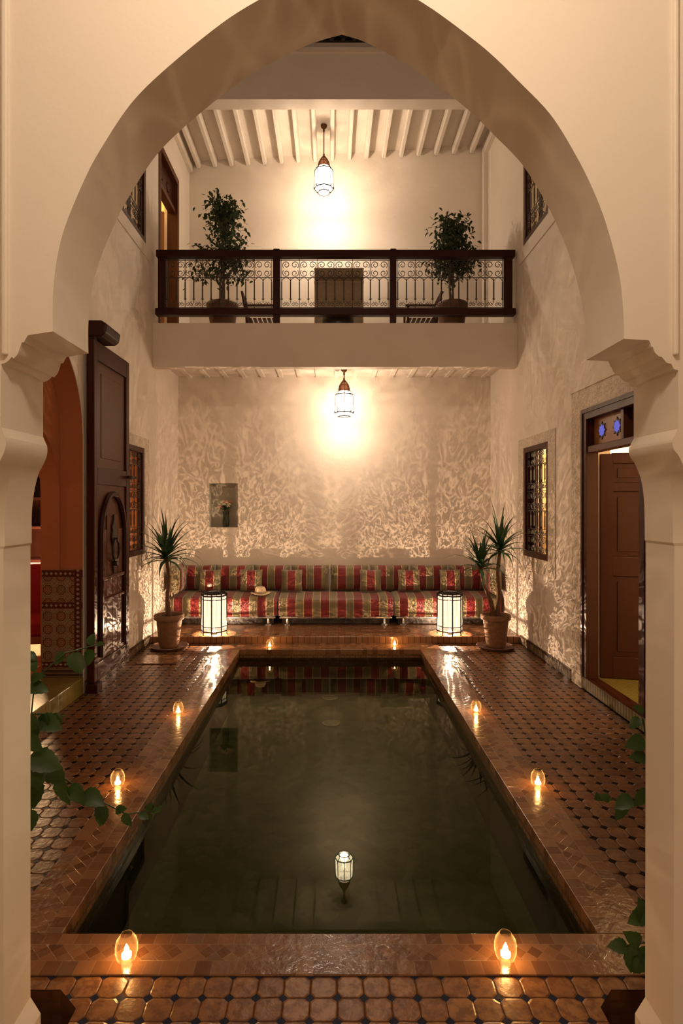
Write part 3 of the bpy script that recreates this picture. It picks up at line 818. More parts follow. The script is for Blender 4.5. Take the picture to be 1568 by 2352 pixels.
# door knocker: pointed backplate with a heavy ring
kn = MB()
kn.prism([(.40,1.30),(.425,1.36),(.41,1.40),(.45,1.45),(.46,1.52),(.47,1.45),(.51,1.40),(.495,1.36),(.52,1.30),(.49,1.24),(.46,1.20),(.43,1.24)], 'x', x1-.004, x1+.012)
kn.tube([(x1+.03, .46+.085*math.sin(a), 1.17-.10*math.cos(a)) for a in [2*PI*j/20 for j in range(20)]], .014, 6, closed=True)
kn.tube([(x1, .46, 1.27), (x1+.05, .46, 1.27)], .022, 8); kn.tube([(x1, .46, 1.04), (x1+.045, .46, 1.04)], .026, 8)
kn.prism([(.43,1.05),(.46,.94),(.49,1.05)], 'x', x1-.004, x1+.01)
kn.build('door_knocker', 'iron', d1, smooth=40)
lt = MB().tube([(x1-.01, W_-.06, 1.90), (x1+.05, W_-.06, 1.90)], .016, 8)
lt.tube([(x1+.05, W_-.12, 1.90), (x1+.05, W_+.0, 1.90)], .014, 8); lt.lathe([(.03,-.012),(.03,.012)], 12, (x1+.05, W_-.12, 1.9)); lt.lathe([(.026,-.012),(.026,.012)], 12, (x1+.05, W_+.01, 1.9))
lt.build('latch', 'iron', d1, smooth=40)
# pivots of that leaf
MB().box(0, .10, -.03, .10, -.085, -.002).build('bottom_pivot', 'wood_dark', d1, bevel=.01)
pb = MB().prism([(-.06,H_+.02),(.10,H_+.02),(.14,H_+.05),(.155,H_+.13),(.10,H_+.165),(-.06,H_+.165)], 'y', -.02, .34)
pb.xf(Matrix.Translation((.03, .12, 0)) @ Matrix.Translation((0,-.12,0))).build('top_pivot_bracket', 'wood_dark', d1, bevel=.015)
MB().box(.0, .065, .0, .06, H_, H_+.04).build('pivot_pin', 'wood_dark', d1)

# door_2: right doorway
d2 = empty('door_2', (XR, 4.9, .12), '', '', kind='structure'); o2 = Vector(d2.location); T2 = Matrix.Translation(-o2)
fy0, fy1 = doorR[0], doorR[1]
cs = MB()
cs.wall('x', XR-.012, XR+.10, fy0+.002, fy1-.002, .121, 2.576, [(fy0+.10, fy1-.10, .121001, 2.48)])
cs.xf(T2).build('door_casing', 'wood', d2, bevel=.004)
cs = MB().wall('x', XR-.022, XR-.010, fy0+.002, fy1-.002, .121, 2.576, [(fy0+.035, fy1-.035, .121001, 2.54)])
cs.xf(T2).build('casing_moulding', 'wood', d2)
MB().box(XR+.0, XR+.09, fy0+.1, fy1-.10, 2.175, 2.235).xf(T2).build('transom_rail', 'wood_v', d2, bevel=.006)
MB().box(XR+.02, XR+.09, 4.74, 4.79, 2.235, 2.48).xf(T2).build('transom_mullion', 'wood_v', d2, bevel=.004)
tp = MB().box(XR+.062, XR+.085, 4.79, fy1-.10, 2.235, 2.48)
tpo = tp.xf(T2).build('transom_panel', 'wood_light', d2)
MB().box(XR+.085, XR+.11, fy0+.10, 4.74, 2.235, 2.48).xf(T2).build('transom_panel', 'wood_v', d2)
def star(cy, cz, r, ri, n=8): return [(cy+(r if i % 2 == 0 else ri)*math.cos(PI*i/n+PI/2), cz+(r if i % 2 == 0 else ri)*math.sin(PI*i/n+PI/2)) for i in range(2*n)]
for cy in (5.20, 4.925):
    so = MB().prism(star(cy, 2.36, .080, .052), 'x', XR+.055, XR+.063).xf(T2).build('star_opening', 'wood_dark', d2)
    MB().prism(star(cy-.008, 2.36, .052, .040), 'x', XR+.050, XR+.0555).xf(T2).build('star_glass', 'blue_glass', so)
# leaf, hinged on the far jamb and pushed into the room
lf = empty('leaf_pivot', (0,0,0), '', '')
for kk in ('label', 'category'): del lf[kk]
lf.name = 'door_leaf'; lf.parent = d2; lf.location = (.125, 5.385-o2.y, .002); 
ang = math.atan2(-.22, .97); lf.rotation_euler = (0, 0, ang)
LW, LH = .93, 2.045
g = MB()
g.box(0,.10,-.02,.025,0,LH); g.box(LW-.1,LW,-.02,.025,0,LH)
for (a, b) in ((0,.20),(.93,1.11),(1.70,1.78),(LH-.09,LH)): g.box(.10,LW-.10,-.02,.025,a,b)
g.box(LW/2-.045,LW/2+.045,-.02,.025,.20,.93); g.box(LW/2-.045,LW/2+.045,-.02,.025,1.11,1.70)
g.build('leaf_frame', 'wood', lf, bevel=.006)
for (a, b, c, d) in ((.10,LW/2-.045,.20,.93),(LW/2+.045,LW-.1,.20,.93),(.10,LW/2-.045,1.11,1.70),(LW/2+.045,LW-.1,1.11,1.70),(.10,LW-.1,1.78,LH-.09)):
    p = MB().box(a,b,-.008,.012,c,d); p.box(a+.045,b-.045,-.016,.02,c+.045,d-.045); p.build('leaf_panel', 'wood', lf, bevel=.004)

# door_3: upper left gallery doorway
d3 = empty('door_3', (XL, 8.1, ZS1), '', '', kind='structure'); o3 = Vector(d3.location); T3 = Matrix.Translation(-o3)
MB().wall('x', XL-.14, XL+.012, doorLu[0]+.002, doorLu[1]-.002, ZS1, 6.448, [(doorLu[0]+.09, doorLu[1]-.09, ZS1+.0001, 6.36)]).xf(T3).build('door_casing', 'wood_v', d3, bevel=.005)
MB().box(XL-.12, XL-.02, doorLu[0]+.09, doorLu[1]-.09, 5.93, 5.99).xf(T3).build('transom_rail', 'wood_v', d3)
tpz = MB().box(XL-.08, XL-.06, doorLu[0]+.09, doorLu[1]-.09, 5.99, 6.36).xf(T3).build('transom_panel', 'wood', d3)
for cy in (7.95, 8.27): MB().prism(star(cy, 6.17, .075, .045), 'x', XL-.06, XL-.052).xf(T3).build('star_opening', 'wood_dark', d3)
lf3 = MB()
g3 = MB()
g3.box(-.7, 0, -.02, .02, 0, 1.9)
lo = empty('door_leaf', (0,0,0), '', ''); del lo['label']; del lo['category']
lo.parent = d3; lo.location = (-.16, 8.45-o3.y, .002); lo.rotation_euler = (0,0,math.radians(8))
fr3 = MB(); 
for (a,b,c,d) in ((-.75,-.65,0,1.93),(-.1,0,0,1.93),(-.65,-.1,0,.15),(-.65,-.1,1.83,1.93),(-.65,-.1,1.5,1.58),(-.42,-.34,.15,1.5)): fr3.box(a,b,-.022,.022,c,d)
fr3.build('leaf_frame', 'wood_light', lo, bevel=.004)
for (a,b,c,d) in ((-.65,-.42,.15,1.5),(-.34,-.1,.15,1.5),(-.65,-.1,1.58,1.83)): MB().box(a,b,-.008,.008,c,d).build('leaf_panel', 'wood_light', lo)

# ------------------------------------------------------------------ lamps
def ringpts(r, z, n=8, ph=PI/8): return [(r*math.cos(2*PI*i/n+ph), r*math.sin(2*PI*i/n+ph), z) for i in range(n)]
def floor_lantern(loc, label):
    e = empty('floor_lantern', loc, label, 'lantern', 'glass candle lanterns on the platform', rot=PI/8)
    R = .158; fr = MB()
    for z, r in ((.045,.008),(.105,.005),(.44,.005),(.485,.010),(.512,.007)):
        fr.tube(ringpts(R, z), r, 5, closed=True)
    for p in ringpts(R, 0): fr.tube([(p[0],p[1],0),(p[0],p[1],.512)], .008, 5)
    fr.tube(ringpts(R*.55, .530), .005, 5, closed=True)
    for p, q in zip(ringpts(R, .512), ringpts(R*.55, .530)): fr.tube([p, q], .005, 4)
    fr.build('frame', 'lead', e, smooth=50)
    A_, B_ = ringpts(R-.004, .045), ringpts(R-.004, .485)
    for i in range(8):
        j = (i+1) % 8
        m = MB(); m.add([A_[i], A_[j], B_[j], B_[i]], [(0,1,2,3)]); m.build('glass_pane', 'pane_floor', e)
    C_, D_ = ringpts(R-.004, .511), ringpts(R*.55, .528)
    m = MB()
    for i in range(8):
        j = (i+1) % 8; m.add([C_[i], C_[j], D_[j], D_[i]], [(0,1,2,3)])
    m.build('lid', 'lead', e)
    MB().lathe([(.032,.006),(.032,.030),(.030,.032)], 16).build('candle', 'wax', e, smooth=40)
    MB().lathe([(.002,.034),(.007,.045),(.006,.056),(.001,.072)], 10).build('flame', 'flame', e, smooth=60)
    light('lantern_light', (0,0,.085), 44, (1,.68,.45), .005, e, gobo=(19, .05, 2.8))
    return e
floor_lantern(((490.5-VX)*7.34/F, 7.37, .086), 'octagonal leaded glass candle lantern glowing in front of the left part of the sofa')
floor_lantern(((1034-VX)*7.34/F, 7.37, .086), 'octagonal leaded glass candle lantern glowing in front of the right part of the sofa')

def pendant(loc, h, rod, R, label, power, col, gobo=None):
    """loc = ceiling point; body of height h hangs below a rod"""
    e = empty('pendant_lantern', loc, label, 'lantern', rot=PI/8)
    zt = -rod
    MB().lathe([(.012,-.055),(.04,-.03),(.045,-.008),(.045,0)], 16).build('ceiling_rose', 'brass', e, smooth=40)
    rd = MB().tube([(0,0,-.03),(0,0,zt)], .008, 6)
    rd.tube([(0,0,-.06),(0,0,-.09)], .014, 8); rd.tube([(0,0,zt+.03),(0,0,zt)], .013, 8); rd.build('rod', 'brass', e, smooth=40)
    b = zt-h; R2 = R*.62
    zdome = zt-h*.30; zsh = zt-h*.40; zlo = b+h*.10
    cg = MB(); prof = [(.012, zt), (R*.30, zt-h*.06), (R*.52, zt-h*.15), (R*.60, zt-h*.25), (R2, zdome)]
    for i in range(8):
        a = 2*PI*i/8+PI/8; cg.tube([(r*math.cos(a), r*math.sin(a), z) for r, z in prof], .0055, 5)
    for r, z in (prof[1], prof[2], prof[4]): cg.tube(ringpts(r, z), .005, 5, closed=True)
    cg.build('dome_cage', 'brass', e, smooth=50)
    dm = MB().lathe([(r*.93, z) for r, z in prof], 8, capb=False, capt=False, phase=PI/8); dm.build('dome', 'copper', e)
    fr = MB()
    levels = [(R2, zdome), (R*.95, zsh), (R, zlo+.0), (R*.66, b)]
    for i in range(8):
        a = 2*PI*i/8+PI/8; fr.tube([(r*math.cos(a), r*math.sin(a), z) for r, z in levels], .0055, 5)
    for r, z in levels[1:]: fr.tube(ringpts(r, z), .0085, 5, closed=True)
    for p in ringpts(R*1.05, zlo): fr.tube([(p[0],p[1],zlo+.03),(p[0],p[1],zlo-.005)], .005, 4)
    fr.build('frame', 'lead', e, smooth=50)
    for li in range(3):
        (ra, za), (rb_, zb_) = levels[li], levels[li+1]
        A_, B_ = ringpts(ra-.004, za), ringpts(rb_-.004, zb_)
        if li == 1:
            for i in range(8):
                j = (i+1) % 8; m = MB(); m.add([A_[i],A_[j],B_[j],B_[i]], [(0,1,2,3)]); m.build('glass_pane', 'pane_pend', e)
        else:
            m = MB()
            for i in range(8):
                j = (i+1) % 8; m.add([A_[i],A_[j],B_[j],B_[i]], [(0,1,2,3)])
            m.build('glass_shoulder' if li == 0 else 'glass_skirt', 'pane_pend', e)
    MB().lathe([(.001,zlo+.05),(.022,zlo+.07),(.026,zlo+.10),(.014,zlo+.135),(.012,zlo+.15)], 12).build('bulb', 'bulb', e, smooth=60)
    light('pendant_light', (0,0,zlo-.01), power, col, .055, e, gobo=gobo)
    return e
yp = 8.10
pendant(((790-VX)*yp/F, yp, 3.58), .50, .16, .125, 'glass and brass lantern hanging from the ceiling above the striped sofa', 34, (1,.73,.52), (11, .2, 2.5, 1))
yu = 8.40
pendant(((743.5-VX)*yu/F, yu, 7.125), .52, .44, .135, 'glass and brass lantern hanging on a long rod above the balcony', 64, (1,.78,.58), (9, .7, 1.4, 1))

# ------------------------------------------------------------------ sofas and cushions
def loftbox(w, d, h, r=.05, crown=.02, nx=24):
    """rounded mattress: closed cross-section in y,z swept along x with softened ends"""
    m = MB(); sec = []
    def corner(cy, cz, a0):
        return [(cy+r*math.cos(a0+PI/2*i/4), cz+r*math.sin(a0+PI/2*i/4)) for i in range(5)]
    sec = corner(d/2-r, h-r, 0)+[(0, h+crown)]+corner(-d/2+r, h-r, PI/2)+corner(-d/2+r, r, PI)+corner(d/2-r, r, 1.5*PI)
    n = len(sec); xs = [-w/2+w*i/nx for i in range(nx+1)]
    for i, x in enumerate(xs):
        t = abs(2*i/nx-1); s = 1-.10*max(0, (t-.9)/.1)**2
        for (y, z) in sec: m.v.append((x, y*(1-.04*(1-s)*10), h/2+(z-h/2)*s))
    for i in range(nx):
        for j in range(n):
            j2 = (j+1) % n; m.f.append((i*n+j, i*n+j2, (i+1)*n+j2, (i+1)*n+j))
    m.f.append(tuple(range(n))); m.f.append(tuple(nx*n+j for j in range(n))[::-1]); return m
ZP = .085
mods = [(-2.18, -.715, 'left section of the red and gold striped banquette, behind the left lantern', 0.),
        (-.70, .85, 'middle section of the red and gold striped banquette, between the two lanterns', 0.),
        (.865, 2.30, 'right section of the red and gold striped banquette, behind the right lantern', 0.)]
for (a, b, lab, ph) in mods:
    w_ = b-a; e = empty('banquette_sofa', ((a+b)/2, 8.24, ZP+.001), lab, 'sofa', 'banquette sections along the back wall')
    s = loftbox(w_, .72, .27, .06, .03)
    if a > -1 and b < 1:   # the middle section bows forward a little
        s.v = [(x, y-.03*(1-(2*x/w_)**2) if y < 0 else y, z-.012*(1-(2*x/w_)**2)) for x, y, z in s.v]
    s.build('seat_cushion', 'stripe_seat', e, smooth=50, loc=(0,0,.105))
    MB().box(-w_/2+.02, w_/2-.02, -.34, .34, .088, .107).build('base_frame', 'chrome', e, bevel=.006)
    MB().box(-w_/2+.05, w_/2-.05, -.28, .33, .01, .085).build('storage_plinth', 'black_lacquer', e)
    for sx in (-1, 1):
        for sy in (-1, 1):
            MB().lathe([(.045,0),(.045,.008),(.018,.018),(.014,.085)], 14).build('foot', 'chrome', e, smooth=40, loc=(sx*(w_/2-.12), sy*.30, 0))
ZSEAT = ZP+.105+.27+.02
def pillow(w, h, d, n=14, p=4):
    m = MB()
    for side in (1, -1):
        b = len(m.v)
        for i in range(n+1):
            for j in range(n+1):
                u, v = -1+2*i/n, -1+2*j/n
                th = ((1-abs(u)**p)*(1-abs(v)**p))**.45 if abs(u) < 1 and abs(v) < 1 else 0
                pinch = 1-.05*(1-v*v)*abs(u)**3; pinv = 1-.05*(1-u*u)*abs(v)**3
                m.v.append((u*w/2*pinch, side*(d/2*th+.004), v*h/2*pinv+h/2))
        for i in range(n):
            for j in range(n):
                q = (b+i*(n+1)+j, b+(i+1)*(n+1)+j, b+(i+1)*(n+1)+j+1, b+i*(n+1)+j+1)
                m.f.append(q if side < 0 else q[::-1])
    rim = [(0,j) for j in range(n)]+[(i,n) for i in range(n)]+[(n,n-j) for j in range(n)]+[(n-i,0) for i in range(n)]
    idx = [i*(n+1)+j for i, j in rim]; off = (n+1)**2
    for a in range(len(idx)):
        c = idx[(a+1) % len(idx)]; m.f.append((idx[a], c, c+off, idx[a]+off))
    return m
def put_pillow(x, y, z, w, h, d, mat, label, group, tilt=.12, rz_=0, name='back_cushion', cat='cushion'):
    o = pillow(w, h, d).build(name, mat, smooth=60, loc=(x, y, z)); o.rotation_euler = (-tilt, 0, rz_)
    o['label'] = label; o['category'] = cat; o['group'] = group; return o
bx_ = [423,492,580,667,757,848,941,1030,1116]
names = ['partly hidden by the left palm, leftmost of the back row', 'second from the left, behind the left lantern', 'third from the left in the back row, behind the straw hat',
         'fourth from the left in the back row', 'fifth from the left, just right of the middle', 'sixth from the left',
         'seventh from the left, left of the right lantern', 'behind the right palm leaves, rightmost of the back row']
for i in range(8):
    yq = 8.42; a, b = [(p-VX)*yq/F for p in (bx_[i], bx_[i+1])]
    put_pillow((a+b)/2, yq+.02, ZSEAT-.008, (b-a)*.98, .37, .19, 'stripe_c', 'large striped back cushion, '+names[i], 'large striped back cushions', .10)
sm = [(457,506),(551,602),(645,694),(826,876),(914,965),(1010,1058)]
sn = ['leftmost, above the left lantern', 'second from left, just left of the hat', 'third from the left, right of the straw hat', 'fourth from the left, right of the middle', 'fifth from the left', 'rightmost, above the right lantern']
for i, (a, b) in enumerate(sm):
    yq = 8.20; xa, xb = [(p-VX)*yq/F for p in (a, b)]
    put_pillow((xa+xb)/2, yq, ZSEAT+.014, xb-xa, .305, .11, 'stripe_r', 'small red and gold striped scatter cushion, '+sn[i], 'small striped scatter cushions', .16, name='scatter_cushion')
for (x, r_, lab) in ((-2.10, PI/2, 'striped arm cushion standing on end against the left wall behind the palm'), (2.22, -PI/2, 'striped arm cushion standing on end against the right wall behind the palm')):
    put_pillow(x, 8.05, ZSEAT+.01, .55, .40, .16, 'stripe_c', lab, 'striped arm cushions', -.02 if r_ > 0 else -.02, r_, name='arm_cushion')

# straw hat
hx, hy = (597-VX)*7.98/F, 8.02
hat = empty('straw_hat', (hx, hy, ZSEAT+.008), 'cream straw hat lying on the striped seat near the middle of the sofa', 'hat', rot=.3)
MB().lathe([(.075,.012),(.078,.03),(.07,.075),(.055,.095),(.03,.088),(.001,.092)], 24, capb=False, capt=False).build('crown', 'straw', hat, smooth=60)
br = MB(); n_ = 28; b0 = len(br.v)
for rr, zz in ((.075,.014),(.10,.010),(.128,.012)):
    for i in range(n_):
        a = 2*PI*i/n_; br.v.append((rr*1.05*math.cos(a), rr*math.sin(a), zz+.012*math.cos(2*a)*(rr/.128)))
for q in range(2):
    for i in range(n_): br.f.append((q*n_+i, q*n_+(i+1) % n_, (q+1)*n_+(i+1) % n_, (q+1)*n_+i))
bo = br.build('brim', 'straw', hat, smooth=60); md = bo.modifiers.new('s', 'SOLIDIFY'); md.thickness = .003
MB().lathe([(.0785,.015),(.0795,.034)], 24, capb=False, capt=False).build('hat_band', 'ribbon', hat, smooth=60)

# glass bottle on the seat behind the left lantern
gb = empty('glass_bottle', ((479-VX)*7.95/F, 8.0, ZSEAT+.01), 'small square glass bottle with a pale cap behind the left lantern', 'bottle')
MB().prism([(-.03,-.03),(.03,-.03),(.03,.03),(-.03,.03)], 'z', 0, .10).build('bottle_body', 'glass_amber', gb, bevel=.006)
MB().lathe([(.026,.10),(.03,.105),(.03,.135),(.026,.14)], 12).build('cap', 'plastic', gb, smooth=40)

# ------------------------------------------------------------------ vase with flowers in the niche
vx = (517-VX)*YG/F
vs = empty('flower_vase', (vx, YG+.07, 1.377), 'dark glass vase with pink and cream roses in the wall niche', 'vase')
MB().lathe([(.035,0),(.04,.01),(.05,.08),(.042,.17),(.05,.235),(.046,.235),(.04,.17)], 20, capt=False).build('vase_body', simple('dark_green_glass', (.02,.025,.015), .12), vs, smooth=60)
stm = MB(); fpos = []
for i in range(9):
    a = 2*PI*i/9; rr = .075 if i % 2 else .035
    p = (rr*1.25*math.cos(a), rr*.5*math.sin(a)-.01, .33+.04*math.sin(i*2.1)); fpos.append(p)
    stm.tube([(0,0,.14),(p[0]*.5,p[1]*.5,.24),p], .0028, 4)
stm.build('stems', 'ficus', vs)
for i, p in enumerate(fpos):
    fm = MB()
    for ring_, (n_, rr, zz) in enumerate(((5,.030,.0),(5,.021,.008),(3,.012,.014))):
        for j in range(n_):
            a = 2*PI*j/n_+ring_*.5
            c = Vector((p[0]+rr*math.cos(a), p[1]+rr*math.sin(a), p[2]+zz)); t = Vector((-math.sin(a), math.cos(a), 0))*rr*.75
            o_ = Vector((p[0], p[1], p[2]-.012))
            fm.add([o_, c-t, c+Vector((0,0,.016)), c+t], [(0,1,2,3)])
    fm.build('rose', 'flower_pink' if i % 2 else 'flower_white', vs)
lm = MB()
random.seed(3)
def leaf(mb, base, d, up, ln, wd, bend=0.):
    d = Vector(d).normalized(); up = Vector(up); s = d.cross(up)
    if s.length < 1e-4: s = d.orthogonal()
    s.normalize(); nrm = s.cross(d).normalized(); base = Vector(base)
    L_ = [base, base+d*ln*.35+s*wd*.5+nrm*(.12*wd), base+d*ln*.7+s*wd*.38-nrm*bend*ln*.4+nrm*(.1*wd), base+d*ln-nrm*bend*ln,
          base+d*ln*.7-s*wd*.38-nrm*bend*ln*.4+nrm*(.1*wd), base+d*ln*.35-s*wd*.5+nrm*(.12*wd), base+d*ln*.5-nrm*bend*ln*.2]
    mb.add(L_, [(0,1,6),(1,2,6),(2,3,6),(3,4,6),(4,5,6),(5,0,6)])
for i in range(16):
    a = random.uniform(0, 2*PI); leaf(lm, (.02*math.cos(a), .01*math.sin(a), .24+random.uniform(0,.05)), (math.cos(a), .4*math.sin(a)-.2, .5), (0,0,1), .08, .035, .2)
lm.build('leaves', 'ficus', vs)

# ------------------------------------------------------------------ palms in terracotta pots
def strap_leaf(mb, base, az, el, ln, wd, droop, seg=9):
    base = Vector(base); p = base.copy(); e = el; h = Vector((math.cos(az), math.sin(az), 0)); side = Vector((-math.sin(az), math.cos(az), 0))
    b = len(mb.v)
    for i in range(seg+1):
        t = i/seg; w = wd*(.55+.45*math.sin(PI*min(1, t*1.6)))*(1-t**2.2)+.0006
        d = h*math.cos(e)+Vector((0,0,1))*math.sin(e); nrm = side.cross(d).normalized()
        mb.v += [tuple(p-side*w/2+nrm*w*.18), tuple(p-nrm*0), tuple(p+side*w/2+nrm*w*.18)]
        p = p+d*ln/seg; e -= droop/seg*(0.4+1.2*t)
    for i in range(seg):
        q = b+i*3; mb.f += [(q, q+1, q+4, q+3), (q+1, q+2, q+5, q+4)]
def palm(loc, heads, label, seed):
    rnd = random.Random(seed)
    e = empty('potted_palm', loc, label, 'potted plant', 'palms in terracotta pots')
    MB().lathe([(.02,.0),(.20,.0),(.225,.028),(.215,.03),(.19,.012),(.02,.012)], 32).build('saucer', 'terracotta_dark', e, smooth=40)
    pt = MB().lathe([(.105,.013),(.118,.05),(.145,.30),(.148,.335),(.172,.34),(.176,.385),(.168,.40),(.155,.398),(.15,.36)], 36, capt=False).build('pot', 'terracotta', e, smooth=40)
    MB().lathe([(.001,.365),(.152,.362)], 24, capb=False, capt=False).build('soil', 'soil', pt)
    for (pts, n_, ln) in heads:
        MB().tube([Vector(p) for p in pts], [.030, .026, .022, .022][:len(pts)], 10).build('trunk', 'bark', e, smooth=60)
        fo = MB(); top = pts[-1]
        for i in range(n_):
            t = i/n_; az = i*2.399+rnd.uniform(-.3,.3); el = 1.45-1.5*t+rnd.uniform(-.12,.12)
            z = top[2]+.06-.10*t
            strap_leaf(fo, (top[0], top[1], z), az, el, ln*rnd.uniform(.75,1.15)*(.9+.1*math.cos(t*2)), .056, .45+1.9*t+rnd.uniform(-.2,.3))
        lo_, hi_ = XL+.012-loc[0], XR-.012-loc[0]      # blades bend where they meet the side wall
        fo.v = [(min(max(x, lo_), hi_), y, z) for x, y, z in fo.v]
        fo.build('foliage', 'dracaena', e, smooth=60)
yq = 7.0
palm(((388.5-VX)*yq/F, yq, .002), [([(0,0,.36),(-.02,0,.60),(.0,.0,.85),(-.03,-.02,1.08)], 40, .54)], 'terracotta pot with a single-stemmed spiky palm beside the left lantern', 4)
palm(((1138-VX)*yq/F, yq, .002), [([(.02,0,.36),(.04,.0,.62),(.03,.02,.88),(.05,.0,1.17)], 36, .52), ([(-.02,0,.36),(-.06,0,.55),(-.15,-.02,.78),(-.19,-.03,.97)], 30, .46)], 'terracotta pot with a two-headed spiky palm beside the right lantern', 9)

# ------------------------------------------------------------------ candles by the pool
def candle(loc, label):
    e = empty('candle_glass', loc, label, 'candle', 'tealight glasses round the pool')
    MB().lathe([(.026,.0),(.036,.006),(.043,.03),(.044,.055),(.040,.08),(.030,.098),(.024,.108),(.022,.108),(.028,.096),(.038,.078),(.042,.055),(.041,.03),(.034,.01),(.001,.008)], 28, capt=False, capb=False).build('glass_globe', 'glass_amber', e, smooth=60)
    tl = MB().lathe([(.019,.010),(.020,.024),(.018,.024),(.018,.018)], 16).build('tealight', 'wax_glow', e, smooth=40)
    MB().lathe([(.001,.022),(.011,.030),(.010,.044),(.001,.066)], 10, capt=False).build('flame', 'flame', tl, smooth=60)
    light('candle_light', (0,0,.074), .45, (1,.50,.18), .006, e); e.scale = (.94, .94, .86)
    return e
cpos = [((284,2222),'tealight glass glowing on the near pool edge, left of centre'), ((1166,2219),'tealight glass glowing on the near pool edge, right of centre'),
        ((266,1812),'tealight glass on the left side of the pool, nearer one'), ((1239,1812),'tealight glass on the right side of the pool, nearer one'),
        ((407,1644),'tealight glass on the left side of the pool, farther one'), ((1095,1640),'tealight glass on the right side of the pool, farther one'),
        ((618.5,1489),'tealight glass on the far pool edge, left one'), ((906.5,1486),'tealight glass on the far pool edge, right one')]
c0 = None
for i, ((px, py), lab) in enumerate(cpos):
    y = F*H/(py-VY); loc = ((px-VX)*y/F, y+.03, .0075)
    if c0 is None: c0 = candle(loc, lab)
    else:
        c = copy_tree(c0); c.location = loc; c['label'] = lab

# ------------------------------------------------------------------ balcony furniture
def ficus(loc, h, rad, label, seed, nleaf, r0=.19, crown_z=.62):
    rnd = random.Random(seed)
    e = empty('potted_ficus', loc, label, 'potted plant', 'ficus trees on the balcony')
    pt = MB().lathe([(.12,0),(.15,.02),(.165,.10),(.185,.24),(.205,.30),(.21,.345),(.20,.36),(.185,.355)], 30, capt=False).build('pot', 'terracotta_dark', e, smooth=40)
    MB().lathe([(.001,.335),(.188,.33)], 20, capb=False, capt=False).build('soil', 'soil', pt)
    tr = MB()
    for i in range(3):
        a = 2*PI*i/3; tr.tube([(.02*math.cos(a),.02*math.sin(a),.32),(.03*math.cos(a+1),.03*math.sin(a+1),.6),(.015*math.cos(a+2),.015*math.sin(a+2),.85),(.07*math.cos(a+3),.07*math.sin(a+3),h*.8)], [.016,.014,.012,.006], 6)
    ends = []
    for i in range(26):
        t = rnd.random(); z = .75+(h-.82)*t; a = rnd.uniform(0, 2*PI); rr = rad*(1-.55*t)*rnd.uniform(.5,1)
        p = (rr*math.cos(a), rr*math.sin(a), z+.06-.05*rr/rad); ends.append(p)
        tr.tube([(0,0,max(.55, z-.2)), (p[0]*.5,p[1]*.5,z-.03), p], [.006,.004,.002], 4)
    tr.build('trunk', 'bark_ficus', e, smooth=60)
    fo = MB()
    for i in range(nleaf):
        p = rnd.choice(ends); s = .085
        b = (p[0]+rnd.gauss(0,s), p[1]+rnd.gauss(0,s), p[2]+rnd.gauss(0,s*.9))
        a = rnd.uniform(0, 2*PI); leaf(fo, b, (math.cos(a), math.sin(a), rnd.uniform(-1.2,.1)), (rnd.uniform(-.5,.5), rnd.uniform(-.5,.5), 1), rnd.uniform(.055,.09), .036, .2)
    fo.v = [(x, max(y, -.235), z) for x, y, z in fo.v]; fo.build('foliage', 'ficus', e)
yq = 7.72
def bp(px, y=yq): return (px-VX)*y/F
ficus((bp(511), yq, ZS1), 1.66, .30, 'tall slender potted ficus tree at the left end of the balcony', 5, 1500)
ficus((bp(1037), yq, ZS1), 1.44, .27, 'bushier potted ficus tree at the right end of the balcony', 8, 1600)
def slat_chair(loc, rot, label):
    e = empty('wooden_armchair', loc, label, 'chair', 'slatted wooden chairs on the balcony', rot=rot)
    st = MB()
    for i in range(6): st.box(-.24, .24, -.24+i*.082, -.24+i*.082+.06, .38, .40)
    st.build('seat', 'wood', e, bevel=.003)
    for sx in (-1, 1):
        MB().tube([(sx*.25,-.26,0),(sx*.25,-.24,.60)], .02, 6).build('leg', 'wood', e, smooth=50)
        MB().tube([(sx*.25,.24,0),(sx*.25,.26,.4),(sx*.25,.34,.86)], .02, 6).build('leg', 'wood', e, smooth=50)
        MB().box(sx*.25-.03, sx*.25+.03, -.29, .30, .60, .625).build('armrest', 'wood', e, bevel=.004)
    bk = MB(); bk.tube([(-.25,.335,.84),(.25,.335,.84)], .022, 6); bk.tube([(-.25,.275,.47),(.25,.275,.47)], .018, 6)
    for i in range(6): u = -.19+i*.076; bk.box(u-.012, u+.012, .27, .285, .47, .66); bk.tube([(u,.275,.47),(u,.335,.84)], .011, 5)
    bk.build('backrest', 'wood', e, smooth=50)
    fs_ = MB(); fs_.box(-.25,.25,-.262,-.24,.33,.38); fs_.box(-.25,.25,.235,.255,.33,.38); fs_.box(-.26,-.24,-.24,.24,.20,.23); fs_.box(.24,.26,-.24,.24,.20,.23)
    fs_.build('frame', 'wood', e); e.scale = (.8, .8, .8)
    return e
slat_chair((bp(604, 8.36), 8.36, ZS1), 1.57, 'slatted wooden armchair on the balcony beside the left ficus pot')
slat_chair((bp(964, 8.36), 8.36, ZS1), -1.57, 'slatted wooden armchair on the balcony beside the right ficus pot')
ca = empty('wicker_armchair', (bp(778, 8.25), 8.25, ZS1), 'square high-backed brown wicker armchair in the middle of the balcony', 'chair')
MB().box(-.34, .34, -.10, .0, .12, 1.0).box(-.345,.345,-.115,.005,.80,.83).box(-.345,.345,-.115,.005,.985,1.01).build('backrest', 'wicker', ca, bevel=.02)
MB().box(-.33, .33, -.0, .50, .14, .40).build('seat', 'wicker', ca, bevel=.03)
for sx in (-1, 1):
    MB().box(sx*.28-.05, sx*.28+.05, -.0, .52, .12, .56).build('armrest', 'wicker', ca, bevel=.03)
    for y_ in (-.06, .46): MB().box(sx*.31-.02, sx*.31+.02, y_-.02, y_+.02, 0, .14).build('leg', 'wood_dark', ca)
